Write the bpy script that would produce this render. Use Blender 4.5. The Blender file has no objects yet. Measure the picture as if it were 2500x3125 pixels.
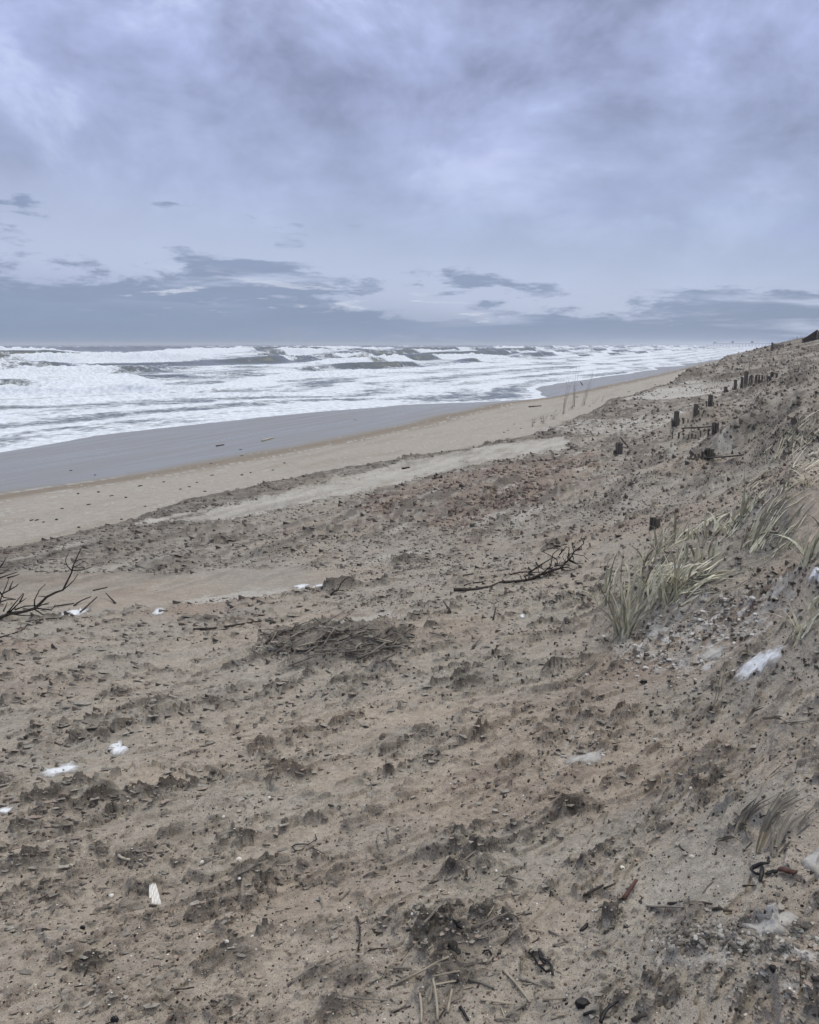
import bpy, math, random
import numpy as np
random.seed(7); rng = np.random.default_rng(7)
C = bpy.context.scene.collection
SC = bpy.context.scene
# ------------------------------------------------------------------ camera geometry
F = 2500.0; CX = 1250.0; CY = 1562.5; HY = 1052.0; E = 4.8
PITCH = math.atan((CY - HY) / F)
CP, SP = math.cos(PITCH), math.sin(PITCH)
A = math.radians(23.5); CA, SA = math.cos(A), math.sin(A)

def rays(px, py):
    px = np.asarray(px, float); py = np.asarray(py, float)
    u = -(py - CY) / F
    return (px - CX) / F, CP + u * SP, -SP + u * CP

def at_z(px, py, z):
    x, y, w = rays(px, py); k = (z - E) / w
    return x * k, y * k

def at_y(px, py, Y):
    x, y, w = rays(px, py); k = Y / y
    return np.array([x * k, y * k, E + w * k])

def project(x, y, z):
    dz = z - E
    fw = y * CP - dz * SP; up = y * SP + dz * CP
    return CX + F * x / fw, CY - F * up / fw

def st(x, y):
    return x * SA + y * CA, x * CA - y * SA

def ss(a, b, v):
    q = np.clip((v - a) / (b - a), 0, 1); return q * q * (3 - 2 * q)

# ------------------------------------------------------------------ numpy noise
def h2(ix, iy, seed):
    h = (ix.astype(np.int64) * 374761393 + iy.astype(np.int64) * 668265263 + seed * 974634777) & 0xFFFFFFFF
    h = ((h ^ (h >> 13)) * 1274126177) & 0xFFFFFFFF
    h = ((h ^ (h >> 16)) * 2246822519) & 0xFFFFFFFF
    return ((h ^ (h >> 13)) & 0xFFFFFF).astype(np.float32) / 16777216.0

def gn(x, y, seed=0):
    xi = np.floor(x); yi = np.floor(y)
    fx = (x - xi).astype(np.float32); fy = (y - yi).astype(np.float32)
    xi = xi.astype(np.int64); yi = yi.astype(np.int64)
    u = fx * fx * fx * (fx * (fx * 6 - 15) + 10); v = fy * fy * fy * (fy * (fy * 6 - 15) + 10)
    def g(dx, dy):
        a = h2(xi + dx, yi + dy, seed) * 6.2831853
        return np.cos(a) * (fx - dx) + np.sin(a) * (fy - dy)
    a = g(0, 0); b = g(1, 0); c = g(0, 1); d = g(1, 1)
    return 1.5 * ((a + (b - a) * u) * (1 - v) + (c + (d - c) * u) * v)

def fbm(x, y, seed=0, o=3, g=.5):
    r = 0; a = 1.0; n = 0
    for i in range(o):
        r = r + a * gn(x * 2 ** i + 17.3 * i, y * 2 ** i - 9.1 * i, seed + i); n += a; a *= g
    return r / n

def ped(x, y, cell, seed, prob, ang=.42, front=.16, tail=1.1, width=.33, warp=.18):
    """wind-eroded pedestals: steep windward nose, long lee tail"""
    ca, sa = np.cos(ang), np.sin(ang)
    wx = gn(x / cell * 1.7, y / cell * 1.7, seed + 50) * warp; wy = gn(x / cell * 1.7 + 31, y / cell * 1.7, seed + 51) * warp
    a = (x * ca + y * sa) / cell + wx; b = (-x * sa + y * ca) / cell * 1.5 + wy
    ia = np.floor(a); ib = np.floor(b)
    best = np.zeros(np.shape(x), np.float32)
    for da in (-1, 0, 1):
        for db in (-1, 0, 1):
            ja = ia + da; jb = ib + db
            h0 = h2(ja, jb, seed); r = .45 + .55 * h2(ja, jb, seed + 3)
            u = a - (ja + .5 + .8 * (h2(ja, jb, seed + 1) - .5)); v = b - (jb + .5 + .8 * (h2(ja, jb, seed + 2) - .5))
            s = np.where(u < 0, np.clip(1 + u / (front * r), 0, 1), np.clip(1 - u / (tail * r), 0, 1) ** 1.6)
            w = np.clip(1 - (np.abs(v) / (width * r * (1 - .35 * np.clip(u, 0, 1)))) ** 2, 0, 1)
            best = np.maximum(best, s * np.minimum(1, 2.2 * w) * r * (h0 < prob))
    return best

# ------------------------------------------------------------------ shore curves t(s)
TF = np.array([(-60, -30.5), (0, -30.5), (26, -31.2), (33, -32.4), (37, -32.2), (43, -30.7), (60, -27.0), (64, -23.5), (68, -18.6), (74, -18.4), (80, -21.5), (88, -24.3), (140, -22.0), (300, -16.5), (500, -15), (3000, -12)])
TW = np.array([(-60, -20.5), (0, -20.2), (16, -19.9), (20.4, -18.8), (25.5, -18.2), (32, -17.7), (39.5, -17.4), (56, -17.9), (66, -16.2), (110, -14.6), (470, -11), (3000, -9)])
TT = np.array([(-60, -11.8), (9.5, -11.7), (15, -11.9), (18, -11.6), (23, -10.2), (29, -8.5), (36, -8.3), (71, -8.6), (250, -8.6), (3000, -8)])
def tf(s): return np.interp(s, TF[:, 0], TF[:, 1]) + .5 * gn(s / 6., s * 0 + 3., 71) + .12 * gn(s / 1.1, s * 0 + 9., 72) + (.9 + .012 * np.clip(s, 0, 200)) * gn(s / 19., s * 0 + 1., 73)
def tw(s): return np.interp(s, TW[:, 0], TW[:, 1]) + .35 * gn(s / 7., s * 0 + 3., 81)
def tt(s): return np.interp(s, TT[:, 0], TT[:, 1]) + .35 * gn(s / 2.7, s * 0 + 5., 91) + .2 * gn(s / .8, s * 0 + 5., 92)

# control points: px, py, z   or   px, py, ('y', distance)
CTRL = [(0, 3125, 3.13), (625, 3125, 3.15), (1250, 3125, 3.2), (1900, 3125, 3.3), (2500, 3125, 3.45),
 (0, 2600, 2.86), (625, 2600, 2.92), (1250, 2600, 3.0), (1900, 2600, 3.15), (2500, 2600, 3.5),
 (0, 2200, 2.45), (600, 2200, 2.55), (1250, 2200, 2.72), (1800, 2200, 2.95), (2250, 2200, 3.2), (2500, 2200, 3.45),
 (0, 1950, 2.1), (600, 1950, 2.25), (1100, 1950, 2.45), (1500, 1950, 2.6), (1850, 1980, 2.85), (2200, 1950, 3.15), (2500, 1900, 3.5),
 (0, 1800, 1.72), (500, 1800, 1.75), (1000, 1800, 2.02), (1500, 1780, 2.3), (1850, 1750, 2.6),
 (0, 1700, 1.46), (400, 1650, 1.5), (900, 1600, 1.6), (1250, 1620, 1.9), (1600, 1620, 2.2), (1998, 1600, 2.75), (2250, 1600, 3.2), (2500, 1560, 3.7),
 (700, 1540, 1.45), (1250, 1480, 1.55), (1500, 1500, 1.8), (1750, 1480, 2.1), (2000, 1450, 2.5), (2250, 1450, 3.0), (2500, 1450, 3.6),
 (1250, 1410, 1.4), (1500, 1400, 1.55), (1750, 1380, 1.75), (1885, 1370, 1.95), (2150, 1370, 2.45), (2350, 1350, 3.0), (2500, 1320, 3.5),
 (1650, 1325, 1.5), (1800, 1310, 1.65), (2060, 1290, 2.1), (2250, 1280, 2.6), (2500, 1230, ('y', 16)),
 (1750, 1275, 1.6), (1900, 1240, 1.8), (2170, 1235, 2.1), (2350, 1230, ('y', 28)), (2215, 1190, 2.1), (2280, 1180, ('y', 50)), (2360, 1155, ('y', 56)),
 (1950, 1205, 1.7), (2050, 1175, 1.8), (2200, 1160, 2.0), (2450, 1140, ('y', 40)), (2500, 1120, ('y', 45)),
 (2150, 1130, ('y', 85)), (2250, 1100, ('y', 105)), (2300, 1079, ('y', 130)), (2400, 1110, ('y', 70)), (2500, 1070, ('y', 80)),
 (2355, 1063, ('y', 128)), (2380, 1050, ('y', 140)), (2405, 1038, ('y', 150)), (2440, 1035, ('y', 155)), (2475, 1031, ('y', 158)), (2505, 1026, ('y', 160)), (2580, 1012, ('y', 162)),
 (2300, 1130, ('y', 80)), (2250, 1140, ('y', 72))]
pts = []
for px, py, z in CTRL:
    if isinstance(z, tuple):
        p = at_y(px, py, z[1]); pts.append((p[0], p[1], p[2]))
    else:
        x, y = at_z(px, py, z); pts.append((float(x), float(y), z))
for s_ in (-3, 3, 10, 20, 40, 70, 120, 250, 600):       # toe line and some land beyond the frame
    t_ = float(np.interp(s_, TT[:, 0], TT[:, 1]))
    pts.append((s_ * SA + t_ * CA, s_ * CA - t_ * SA, 1.35))
def stp(s_, t_, z): pts.append((s_ * SA + t_ * CA, s_ * CA - t_ * SA, z))
for q in ((1.2, .3, 3.25), (0, -1.5, 3.05), (0, 2, 3.6), (2, 4, 4.3), (8, 6, 5.2), (20, 9, 6.0), (40, 12, 6.5), (60, 16, 7), (120, 22, 8.2), (250, 14, 7), (250, -2, 2.6), (450, -3, 2.8), (450, 14, 7), (0, -5, 2.45), (2, -8, 1.9), (200, 4, 4.6)): stp(*q)
PT = np.array(pts)
def feat(x, y): return np.arctan2(x, y) * 1.6, np.log(np.hypot(x, y) + .3)
fa, fb = feat(PT[:, 0], PT[:, 1])
def tps(r2): return r2 * np.log(r2 + 1e-9) * .5
n = len(PT)
K = tps((fa[:, None] - fa) ** 2 + (fb[:, None] - fb) ** 2) + np.eye(n) * 2e-3
P = np.c_[np.ones(n), fa, fb]
W = np.linalg.solve(np.block([[K, P], [P.T, np.zeros((3, 3))]]), np.r_[PT[:, 2], 0, 0, 0])
def dune(x, y):
    a, b = feat(x, y); z = W[n] + W[n + 1] * a + W[n + 2] * b
    for i in range(n): z = z + W[i] * tps((a - fa[i]) ** 2 + (b - fb[i]) ** 2)
    return z
# coarse table of the smooth dune for fast lookups
TA = np.radians(np.linspace(-110, 110, 241)); TR = np.linspace(math.log(.3), math.log(900), 261)
gx = np.exp(TR)[:, None] * np.sin(TA)[None]; gy = np.exp(TR)[:, None] * np.cos(TA)[None]
TAB = dune(gx, gy)
def lut(tab, aa, rr, x, y):
    a = np.arctan2(x, y); r = np.log(np.hypot(x, y) + 1e-6)
    i = np.clip(np.interp(r, rr, np.arange(len(rr))), 0, len(rr) - 1.001); j = np.clip(np.interp(a, aa, np.arange(len(aa))), 0, len(aa) - 1.001)
    i0 = i.astype(int); j0 = j.astype(int); u = i - i0; v = j - j0
    return (tab[i0, j0] * (1 - u) * (1 - v) + tab[i0 + 1, j0] * u * (1 - v) + tab[i0, j0 + 1] * (1 - u) * v + tab[i0 + 1, j0 + 1] * u * v)
def hit_xy(px, py):
    x, y, w = rays(px, py); k = np.exp(np.linspace(.1, math.log(400), 5000)); h = int(np.argmax(E + w * k < lut(TAB, TA, TR, x * k, y * k)))
    h = h if h > 0 else 4999
    return x * k[h], y * k[h]
# hummocks: world x, y, radius along wind, across, height
HUM = []
def hummock(px, py, ra, rb, h, ang=.42):
    x, y, w = rays(px, py)
    k = np.exp(np.linspace(.3, math.log(300), 6000)); zz = lut(TAB, TA, TR, x * k, y * k); hit = np.argmax(E + w * k < zz)
    if hit > 0: HUM.append((float(x * k[hit]), float(y * k[hit]), ra, rb, h, ang))
hummock(2060, 1860, .75, .36, .23); hummock(2240, 1640, .8, .35, .16); hummock(2430, 1585, .85, .4, .22, .3); HUM[-1] = HUM[-1][:5] + (.3, 2.2); hummock(1960, 1900, .3, .2, .1); hummock(1900, 1975, .16, .1, -.07); hummock(2030, 1935, .3, .1, -.06); hummock(2440, 1980, .2, .1, -.06); hummock(2330, 1720, .5, .13, -.1); hummock(2450, 1690, .4, .12, -.1); hummock(2335, 1062, 3, 2, .35, 0); hummock(2400, 1037, 4, 2, .45, 0); hummock(2432, 1036, 2.5, 2, .3, 0); hummock(2470, 1034, 4, 2, .4, 0); hummock(2290, 1082, 3, 2, .3, 0); hummock(2120, 1340, 1.2, .5, .2, .3); hummock(2220, 1390, .9, .4, .2, .3); hummock(2400, 1250, 1.6, .6, .4, .4); hummock(2300, 1330, 1.2, .45, .25, .4)
hummock(2490, 1790, .3, .25, .14); hummock(2490, 1960, .3, .2, .12); hummock(2420, 2480, .4, .2, .07, .9); hummock(2450, 2230, .3, .1, .06)
hummock(1620, 1500, .9, .5, .14); hummock(1330, 1530, 3.2, 1.5, .17, .9); hummock(1560, 1455, 3, 1.4, .16, .9); hummock(1960, 1480, .8, .5, .25); hummock(2050, 1450, .6, .4, .16); hummock(2350, 1480, 1.0, .5, .14)
hummock(1030, 1970, .75, .35, .09); hummock(1155, 2060, .1, .05, .1); hummock(90, 2110, .3, .16, .07); hummock(650, 2480, .14, .08, .05)
hummock(2430, 1390, .9, .5, .25); hummock(2200, 1480, .7, .4, .15); hummock(2300, 1270, 1.2, .8, .2); hummock(2430, 1300, 1, .6, .18)
hummock(1880, 1240, 4, 1.4, .25, 1.15); hummock(2100, 1145, 6, 2.5, .4, 1.15); hummock(2230, 1115, 8, 3, .35, 1.15)
hummock(450, 1870, .9, .2, .05, .1); hummock(780, 1870, .5, .15, .05, .1); hummock(2080, 1320, 1.5, .6, .2, .1); hummock(2380, 1180, 3, 1.6, .5, .9)
for k_ in range(46):
    px_ = random.uniform(2030, 2500); py_ = random.uniform(1105, 1440)
    if py_ > 1250 or px_ > 2100: hummock(px_, py_, random.uniform(.3, .8) * (1 + (1440 - py_) / 60), random.uniform(.2, .4) * (1 + (1440 - py_) / 60), random.uniform(.06, .14) * (1 + (1440 - py_) / 320), random.uniform(.2, .9))

def base_height(x, y):
    s, t = st(x, y)
    f, w, T = tf(s), tw(s), tt(s)
    beach = np.where(t < f, .1 + .03 * (t - f), np.where(t < w, .1 + .5 * np.clip((t - f) / (w - f), 0, 1) ** 1.15, .6 + .62 * np.clip((t - w) / (T - w), 0, 1) ** .9))
    beach = np.maximum(beach, -2.0)
    du = lut(TAB, TA, TR, x, y)
    k = ss(-.05, .9, t - T)
    lip = .14 * ss(-.03, .12, t - T) * (1 - ss(.3, 3.5, t - T))
    z = beach * (1 - k) + np.maximum(du, beach) * k + lip
    for hx, hy, ra, rb, h, an, *pw in HUM:
        u = (x - hx) * math.cos(an) + (y - hy) * math.sin(an); v = -(x - hx) * math.sin(an) + (y - hy) * math.cos(an)
        q = (np.where(u < 0, u / (ra * .55), u / (ra * 1.3))) ** 2 + (v / rb) ** 2
        z = z + h * np.exp(-q ** (pw[0] if pw else 1)) * k
    return z

def poly_mask(x, y, pl, z0, warp, seed, fr=1.0):
    """is (x,y) inside an outline on the ground; the outline is given as picture points laid on height z0"""
    w = [hit_xy(px, py) for px, py in pl]
    va = np.array([feat(float(a), float(b)) for a, b in w])
    a, b = feat(x, y)
    a = a + warp * (.6 * gn(x * fr, y * fr, seed) + .3 * gn(x * fr * 4, y * fr * 4, seed + 1) + .2 * gn(x * fr * 13, y * fr * 13, seed + 2))
    b = b + warp * 1.6 * (.6 * gn(x * fr, y * fr, seed + 4) + .3 * gn(x * fr * 4, y * fr * 4, seed + 5) + .2 * gn(x * fr * 13, y * fr * 13, seed + 6))
    ins = np.zeros(np.shape(x), bool); m = len(va)
    for i in range(m):
        x1, y1 = va[i]; x2, y2 = va[(i + 1) % m]
        c = (y1 > b) != (y2 > b)
        ins ^= c & (a < (x2 - x1) * (b - y1) / (y2 - y1 + 1e-12) + x1)
    return ins.astype(np.float32)

PALE1 = [(380, 1625), (650, 1570), (1000, 1478), (1250, 1418), (1500, 1368), (1735, 1335), (1735, 1368), (1500, 1408), (1250, 1470), (1050, 1510), (700, 1590)]
PALE2 = [(1930, 1218), (2000, 1192), (2100, 1165), (2240, 1150), (2285, 1155), (2240, 1188), (2180, 1200), (2000, 1222), (1900, 1240)]
PALE3 = [(1620, 1325), (1700, 1292), (1850, 1283), (2090, 1262), (2120, 1285), (2080, 1315), (1900, 1325), (1750, 1332)]
REDZ = [(1080, 1560), (1300, 1470), (1500, 1420), (1700, 1400), (1850, 1400), (1800, 1450), (1700, 1530), (1500, 1590), (1250, 1610)]
SMOOTH = [(-100, 1840), (-100, 1765), (500, 1750), (900, 1728), (1050, 1750), (1000, 1790), (620, 1835), (300, 1870)]
HUMPTAN = [(2230, 1660), (2240, 1590), (2300, 1535), (2380, 1505), (2600, 1485), (2600, 1640), (2480, 1650), (2380, 1640), (2300, 1665)]
ICE1 = [(1870, 1960), (1960, 1890), (2130, 1830), (2330, 1800), (2400, 1850), (2360, 1930), (2230, 2010), (2060, 2060), (1900, 2050)]
RUB = [(1950, 2870), (2080, 2810), (2260, 2790), (2560, 2800), (2560, 3000), (2350, 2960), (2150, 2930)]
SLAB = [(1950, 2765), (1975, 2710), (2080, 2655), (2230, 2650), (2290, 2690), (2260, 2750), (2180, 2792), (2010, 2798)]
HEAP = [(820, 1990), (850, 1930), (960, 1900), (1100, 1915), (1260, 1960), (1200, 2010), (1000, 2035), (880, 2030)]
SLIPS = [[(940, 1905), (1000, 1890), (1150, 1878), (1290, 1880), (1230, 1900), (1050, 1908)], [(560, 1835), (700, 1815), (880, 1790), (890, 1805), (760, 1830), (600, 1850)],
         [(1050, 1715), (1200, 1690), (1330, 1672), (1330, 1686), (1150, 1715)]]
TANS = [[(1080, 2210), (1150, 2150), (1300, 2130), (1420, 2170), (1330, 2210), (1180, 2225)], [(180, 2400), (300, 2350), (520, 2320), (560, 2360), (400, 2420), (250, 2430)],
        [(880, 2440), (1000, 2340), (1250, 2330), (1200, 2420), (1000, 2450)], [(1480, 2780), (1600, 2700), (1780, 2680), (1850, 2760), (1780, 2850), (1600, 2830)],
        [(700, 2620), (780, 2500), (1000, 2450), (1080, 2540), (900, 2620)], [(2160, 2730), (2200, 2700), (2270, 2690), (2300, 2740), (2230, 2790), (2170, 2780)],
        [(2280, 2370), (2350, 2310), (2480, 2300), (2500, 2420), (2380, 2420)], [(700, 2900), (800, 2800), (1050, 2760), (1000, 2850), (820, 2930)]]

def fields(x, y):
    r = np.hypot(x, y); WA = .38 + .5 * (1 - ss(2, 8, r)); c, q = np.cos(WA), np.sin(WA)
    a = x * c + y * q; b = -x * q + y * c
    n1 = fbm(a / 1.5, b / .45, 101, 3); n2 = fbm(a / .5, b / .2, 111, 3)
    return r, WA, a, b, n1, n2, .6 * fbm(a / .9 + 7, b / .5, 151, 5, .62) + .35 * n2 + .45 * fbm(x / .33, y / .25, 158, 4, .6)
def lerp(a, b, m): return a + (b - a) * m[..., None]
def col(*c): return np.array(c, np.float32)
def ground(x, y, colour=True):
    """full relief and albedo of the sand"""
    r = np.hypot(x, y); s, t = st(x, y); T = tt(s); w = tw(s); f = tf(s)
    z = base_height(x, y)
    on = ss(0, .5, t - T)                         # dune apron
    sm = poly_mask(x, y, SMOOTH, 1.75, .02, 11); st_ = fbm(s / 3.2, t / .28, 19, 5, .6)
    def soft(pl, sd, k_): return ss(.3, .75, sum(poly_mask(x, y, pl, 0, w_, sd + i, f_) for i, (w_, f_) in enumerate(((.01, .6), (.03, .8), (.05, 1.2), (.075, .5)))) / 4 + k_ * st_)
    p1 = soft(PALE1, 12, .8); p2 = soft(PALE2, 13, .35); p3 = soft(PALE3, 14, .8)
    red = poly_mask(x, y, REDZ, 1.75, .05, 15, .7); ht = poly_mask(x, y, HUMPTAN, 3.75, .015, 16, 1.5)
    ice = poly_mask(x, y, ICE1, 3.1, .06, 61, 1.5); rub = poly_mask(x, y, RUB, 3.32, .08, 64, 2.0)
    slip = 0
    for i, pl in enumerate(SLIPS): slip = np.maximum(slip, soft(pl, 20 + i, .8))
    slab = poly_mask(x, y, SLAB, 0, .02, 71, 2.0); heap = poly_mask(x, y, HEAP, 0, .07, 74, 2.0)
    tan = 0
    for i, pl in enumerate(TANS): tan = np.maximum(tan, poly_mask(x, y, pl, 2.95, .09, 30 + i, 1.3))
    r, WA, a, b, n1, n2, pf_ = fields(x, y); n3 = fbm(x / 2.6, y / 2.6, 121, 3)
    near = 1 - ss(6, 12, r)
    z = z + on * (.03 * n3 + .018 * n1 * (1 - .5 * sm) + .014 * n2 * near)
    l1 = gn(x / .045, y / .06, 451); l2 = gn(x / .1 + 5, y / .1, 452); izone = np.clip(ice + rub, 0, 1) * near
    z = z + izone * (.016 * np.maximum(l1, 0) + .012 * np.maximum(l2, -.2))
    z = z + .022 * slab + .03 * heap * (.6 + n2)
    calm = np.clip(sm + slip + slab + ht + .6 * tan + .85 * p2, 0, 1)
    patch = ss(-.05, .3, pf_) * (1 - calm)
    rough = on * (1 - .93 * calm) * (1 - .35 * p1) * (.65 + .6 * patch)
    clus = ss(-.28, .32, n1 + .5 * n2)            # streaky clusters of erosion
    far = ss(7, 16, r)
    pr = np.clip((.12 + .4 * clus + .35 * patch) * (1 + .5 * far), 0, .9)
    P0 = ped(x, y, 1.1, 201, pr * .7, WA) * ss(5, 10, r)
    P1 = ped(x, y, .46, 211, pr * .8, WA) * ss(1.0, 5, r + 2.0)
    P2 = ped(x, y, .2, 221, pr, WA) * (1 - ss(14, 26, r))
    P3 = ped(x, y, .085, 231, np.clip(pr * 1.25, 0, .95), WA) * (1 - ss(6, 11, r))
    P4 = ped(x, y, .036, 241, .3 + .5 * clus, WA, warp=.3) * (1 - ss(3, 5, r))
    A0 = .11 * P0; A1 = (.055 + .02 * far) * P1 * (.6 + .4 * n2); A2 = .038 * P2; A3 = .023 * P3; A4 = .011 * P4
    z = z + rough * (A0 + A1 + A2 + A3 + A4)
    # ragged little terraces cut by the wind
    for sc, am, sd in ((.8, .04, 301), (.3, .022, 311), (.12, .009, 321)):
        v = fbm(a / sc / 1.8, b / sc / .8, sd, 4) * 2.2
        fr_ = v - np.floor(v)
        tr_ = rough * am * (ss(.0, .05, fr_) - fr_) * near * ss(-.35, .1, gn(a / sc / .9, b / sc / .6, sd + 7)); z = z + tr_
    g1 = gn(x / .05, y / .05, 401)
    z = z + on * near * .0015 * g1 * (1 - .6 * sm)
    rip = np.sin((a * 2.2 + .6 * n2 + b * .7) * 14 + 3 * n1)      # faint ripples below the heap
    z = z + on * .006 * rip * ss(-.2, .3, gn(x / 1.3, y / 1.3, 333)) * ss(6, 8, r) * (1 - ss(13, 18, r)) * (1 - sm)
    z = z + (1 - on) * (.012 * fbm(s / 5, t / 1.2, 501, 3) * ss(0, 2, t - w) + .012 * ss(.35, .6, gn(s / .9, t / .35, 505)) * ss(.4, 2, t - w))
    if not colour: return z
    B = col(.445, .405, .335); G = col(.365, .342, .287); D = col(.09, .082, .07); R = col(.29, .215, .165); PA = col(.49, .48, .425); TN = col(.415, .36, .285); DB = col(.29, .245, .185); WT = col(.26, .25, .215)
    A_ = np.broadcast_to(G, x.shape + (3,)).copy()
    warm = ss(-.25, .45, n3 + .35 * n1)
    A_ = lerp(A_, col(.39, .34, .272), warm * .7)
    A_ = lerp(A_, R, ss(.05, .5, fbm(x / 1.9 + 40, y / 1.9, 611, 3)) * .5 * (1 - .4 * far))
    A_ = lerp(A_, TN, np.clip(ss(.1, .45, -n3 - .3 * n2) * .6 * near + tan * .5 + ht * .75, 0, 1))
    A_ = lerp(A_, R * .95, red * .6)
    mid0 = ss(9, 14, r)
    cm = np.clip(ss(.12, .5, P0) * .8 + ss(.1, .45, P1) * .8 + ss(.15, .5, P2) * .9 + ss(.2, .5, P3) * .75 + ss(.3, .6, P4) * .4, 0, 1) * rough
    dn = ss(-.35, .25, gn(x / .16, y / .16, 621) + .6 * n2)
    A_ = lerp(A_, col(.23, .215, .18), patch * .36 * (1 - mid0) * (.6 + .5 * ss(-.3, .3, gn(x / .07, y / .05, 155))))
    A_ = lerp(A_, lerp(np.broadcast_to(D, A_.shape), R * .75, np.clip(red * .7 + .5 * ss(.1, .4, -n3), 0, 1)), np.clip(cm * (.3 + .6 * dn), 0, .85))
    A_ = lerp(A_, TN * 1.12, ht * .9)
    dk = ss(-.1, .5, fbm(s / 4, t / .8, 631, 4))                 # damp streaks on the mid apron
    mid = ss(9, 14, r)
    dk = ss(-.12, .28, fbm(s / 4, t / .6, 631, 5, .6) + .2 * n2); A_ = lerp(A_, col(.16, .147, .125), np.clip(mid * (.2 + dk) * .8, 0, .88))
    fk = ss(.1, .5, gn(x / (.05 + r * .004), y / (.09 + r * .01), 635)); A_ = lerp(A_, col(.42, .395, .335), mid * fk * .5)
    ps = ss(.18, .5, fbm(s / 3.5 + 9, t / .5, 641, 4)) * mid * .7
    A_ = lerp(A_, G * 1.05, slab * .8); A_ = lerp(A_, D * 1.25, heap * .6)
    im = izone * ss(.0, .25, l1 * .7 + l2 + .15 * ice - .12 * rub)
    A_ = lerp(A_, lerp(np.broadcast_to(col(.43, .41, .36), A_.shape), np.broadcast_to(col(.62, .61, .57), A_.shape), ss(.1, .6, gn(x / .09, y / .09, 455))), im * .85)
    band = (t - T); A_ = lerp(A_, D, ss(.0, .3, band) * (1 - ss(1.0, 3.4, band + 1.0 * gn(s / 2, t / 2, 651))) * .62 * (.4 + .6 * dn))
    A_ = lerp(A_, PA, np.clip(ps + p1 * (.5 + .45 * ss(-.4, .3, fbm(s / 2.2, t / .35, 661, 3))) + p2 * .95 + p3 * ss(-.3, .3, n2) * .8 + slip * .75, 0, 1) * on)
    vg = ss(45, 75, r) * ss(-.15, .25, fbm(x / 9, y / 9, 691, 4)) * on; A_ = lerp(A_, col(.15, .13, .1), vg * .85)
    vg2 = ss(14, 26, r) * (1 - ss(45, 75, r)) * ss(.0, .3, fbm(a / 3, b / 1.2, 695, 4)) * on * (1 - p1) * (1 - p2) * (1 - p3); A_ = lerp(A_, col(.17, .15, .12), vg2 * .7)
    tb = lerp(np.broadcast_to(B, A_.shape), col(.34, .29, .22), ss(.0, .5, fbm(s / 7, t / 1.3, 671, 3)) * .45)
    dry = ss(.5, 2.6, t - w + .4 * gn(s / 3, t, 675))
    tb = lerp(np.broadcast_to(DB, A_.shape), tb, dry)
    wet = 1 - ss(-1.3, .35, t - w + .3 * gn(s / 4, t / .8, 677))
    tb = lerp(tb, WT, wet)
    wl = np.exp(-((t - w + .35 + .25 * gn(s / 2.2, s * 0, 683)) / .12) ** 2) * (1 - ss(18, 23, s)) * ss(-.5, .2, gn(s / 1.2, t / .2, 684)); tb = lerp(tb, PA * 1.2, wl * .8)
    fl = ss(.62, .7, gn(s / 1.1, (t - w) / .16, 681) + .5 * np.exp(-((t - w - 1.5 - .3 * gn(s / 3, s * 0, 682)) / .22) ** 2)) * (1 - on) * (1 - wet)
    tb = lerp(tb, PA * 1.1, fl * .8)
    A_ = lerp(tb, A_, ss(-.02, .06, t - T))
    A_ = A_ * (1 + .07 * g1[..., None] * near[..., None])
    A_ = A_ * lerp(np.broadcast_to(col(.80, .815, .86), A_.shape), np.broadcast_to(col(.87, .86, .88), A_.shape), ss(-.02, .06, t - T)) 
    return z, np.clip(A_, .02, .8), wet.astype(np.float32) * (1 - on), cm

# ------------------------------------------------------------------ mesh helpers
def mesh_np(name, V, Fq, mat, attrs=(), smooth=True):
    me = bpy.data.meshes.new(name)
    me.vertices.add(len(V)); me.vertices.foreach_set('co', np.ascontiguousarray(V, np.float32).ravel())
    k = Fq.shape[1]; me.loops.add(Fq.size); me.polygons.add(len(Fq))
    me.loops.foreach_set('vertex_index', np.ascontiguousarray(Fq, np.int32).ravel())
    me.polygons.foreach_set('loop_start', np.arange(0, Fq.size, k, dtype=np.int32))
    try: me.polygons.foreach_set('loop_total', np.full(len(Fq), k, np.int32))
    except Exception: pass
    me.update(calc_edges=True)
    me.polygons.foreach_set('use_smooth', np.full(len(Fq), smooth, bool))
    for an, ty, arr in attrs:
        at = me.attributes.new(an, ty, 'POINT')
        if ty == 'FLOAT_COLOR': at.data.foreach_set('color', np.concatenate([arr.reshape(-1, 3), np.ones((len(V), 1))], 1).astype(np.float32).ravel())
        else: at.data.foreach_set('value', arr.astype(np.float32).ravel())
    me.materials.append(mat)
    o = bpy.data.objects.new(name, me); C.objects.link(o); return o

def grid_faces(nr, nc, keep=None):
    i = np.arange((nr - 1) * nc).reshape(nr - 1, nc)[:, :-1]
    q = np.stack([i, i + 1, i + nc + 1, i + nc], -1)
    if keep is not None: q = q[keep]
    return q.reshape(-1, 4)[:, ::-1]

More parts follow.
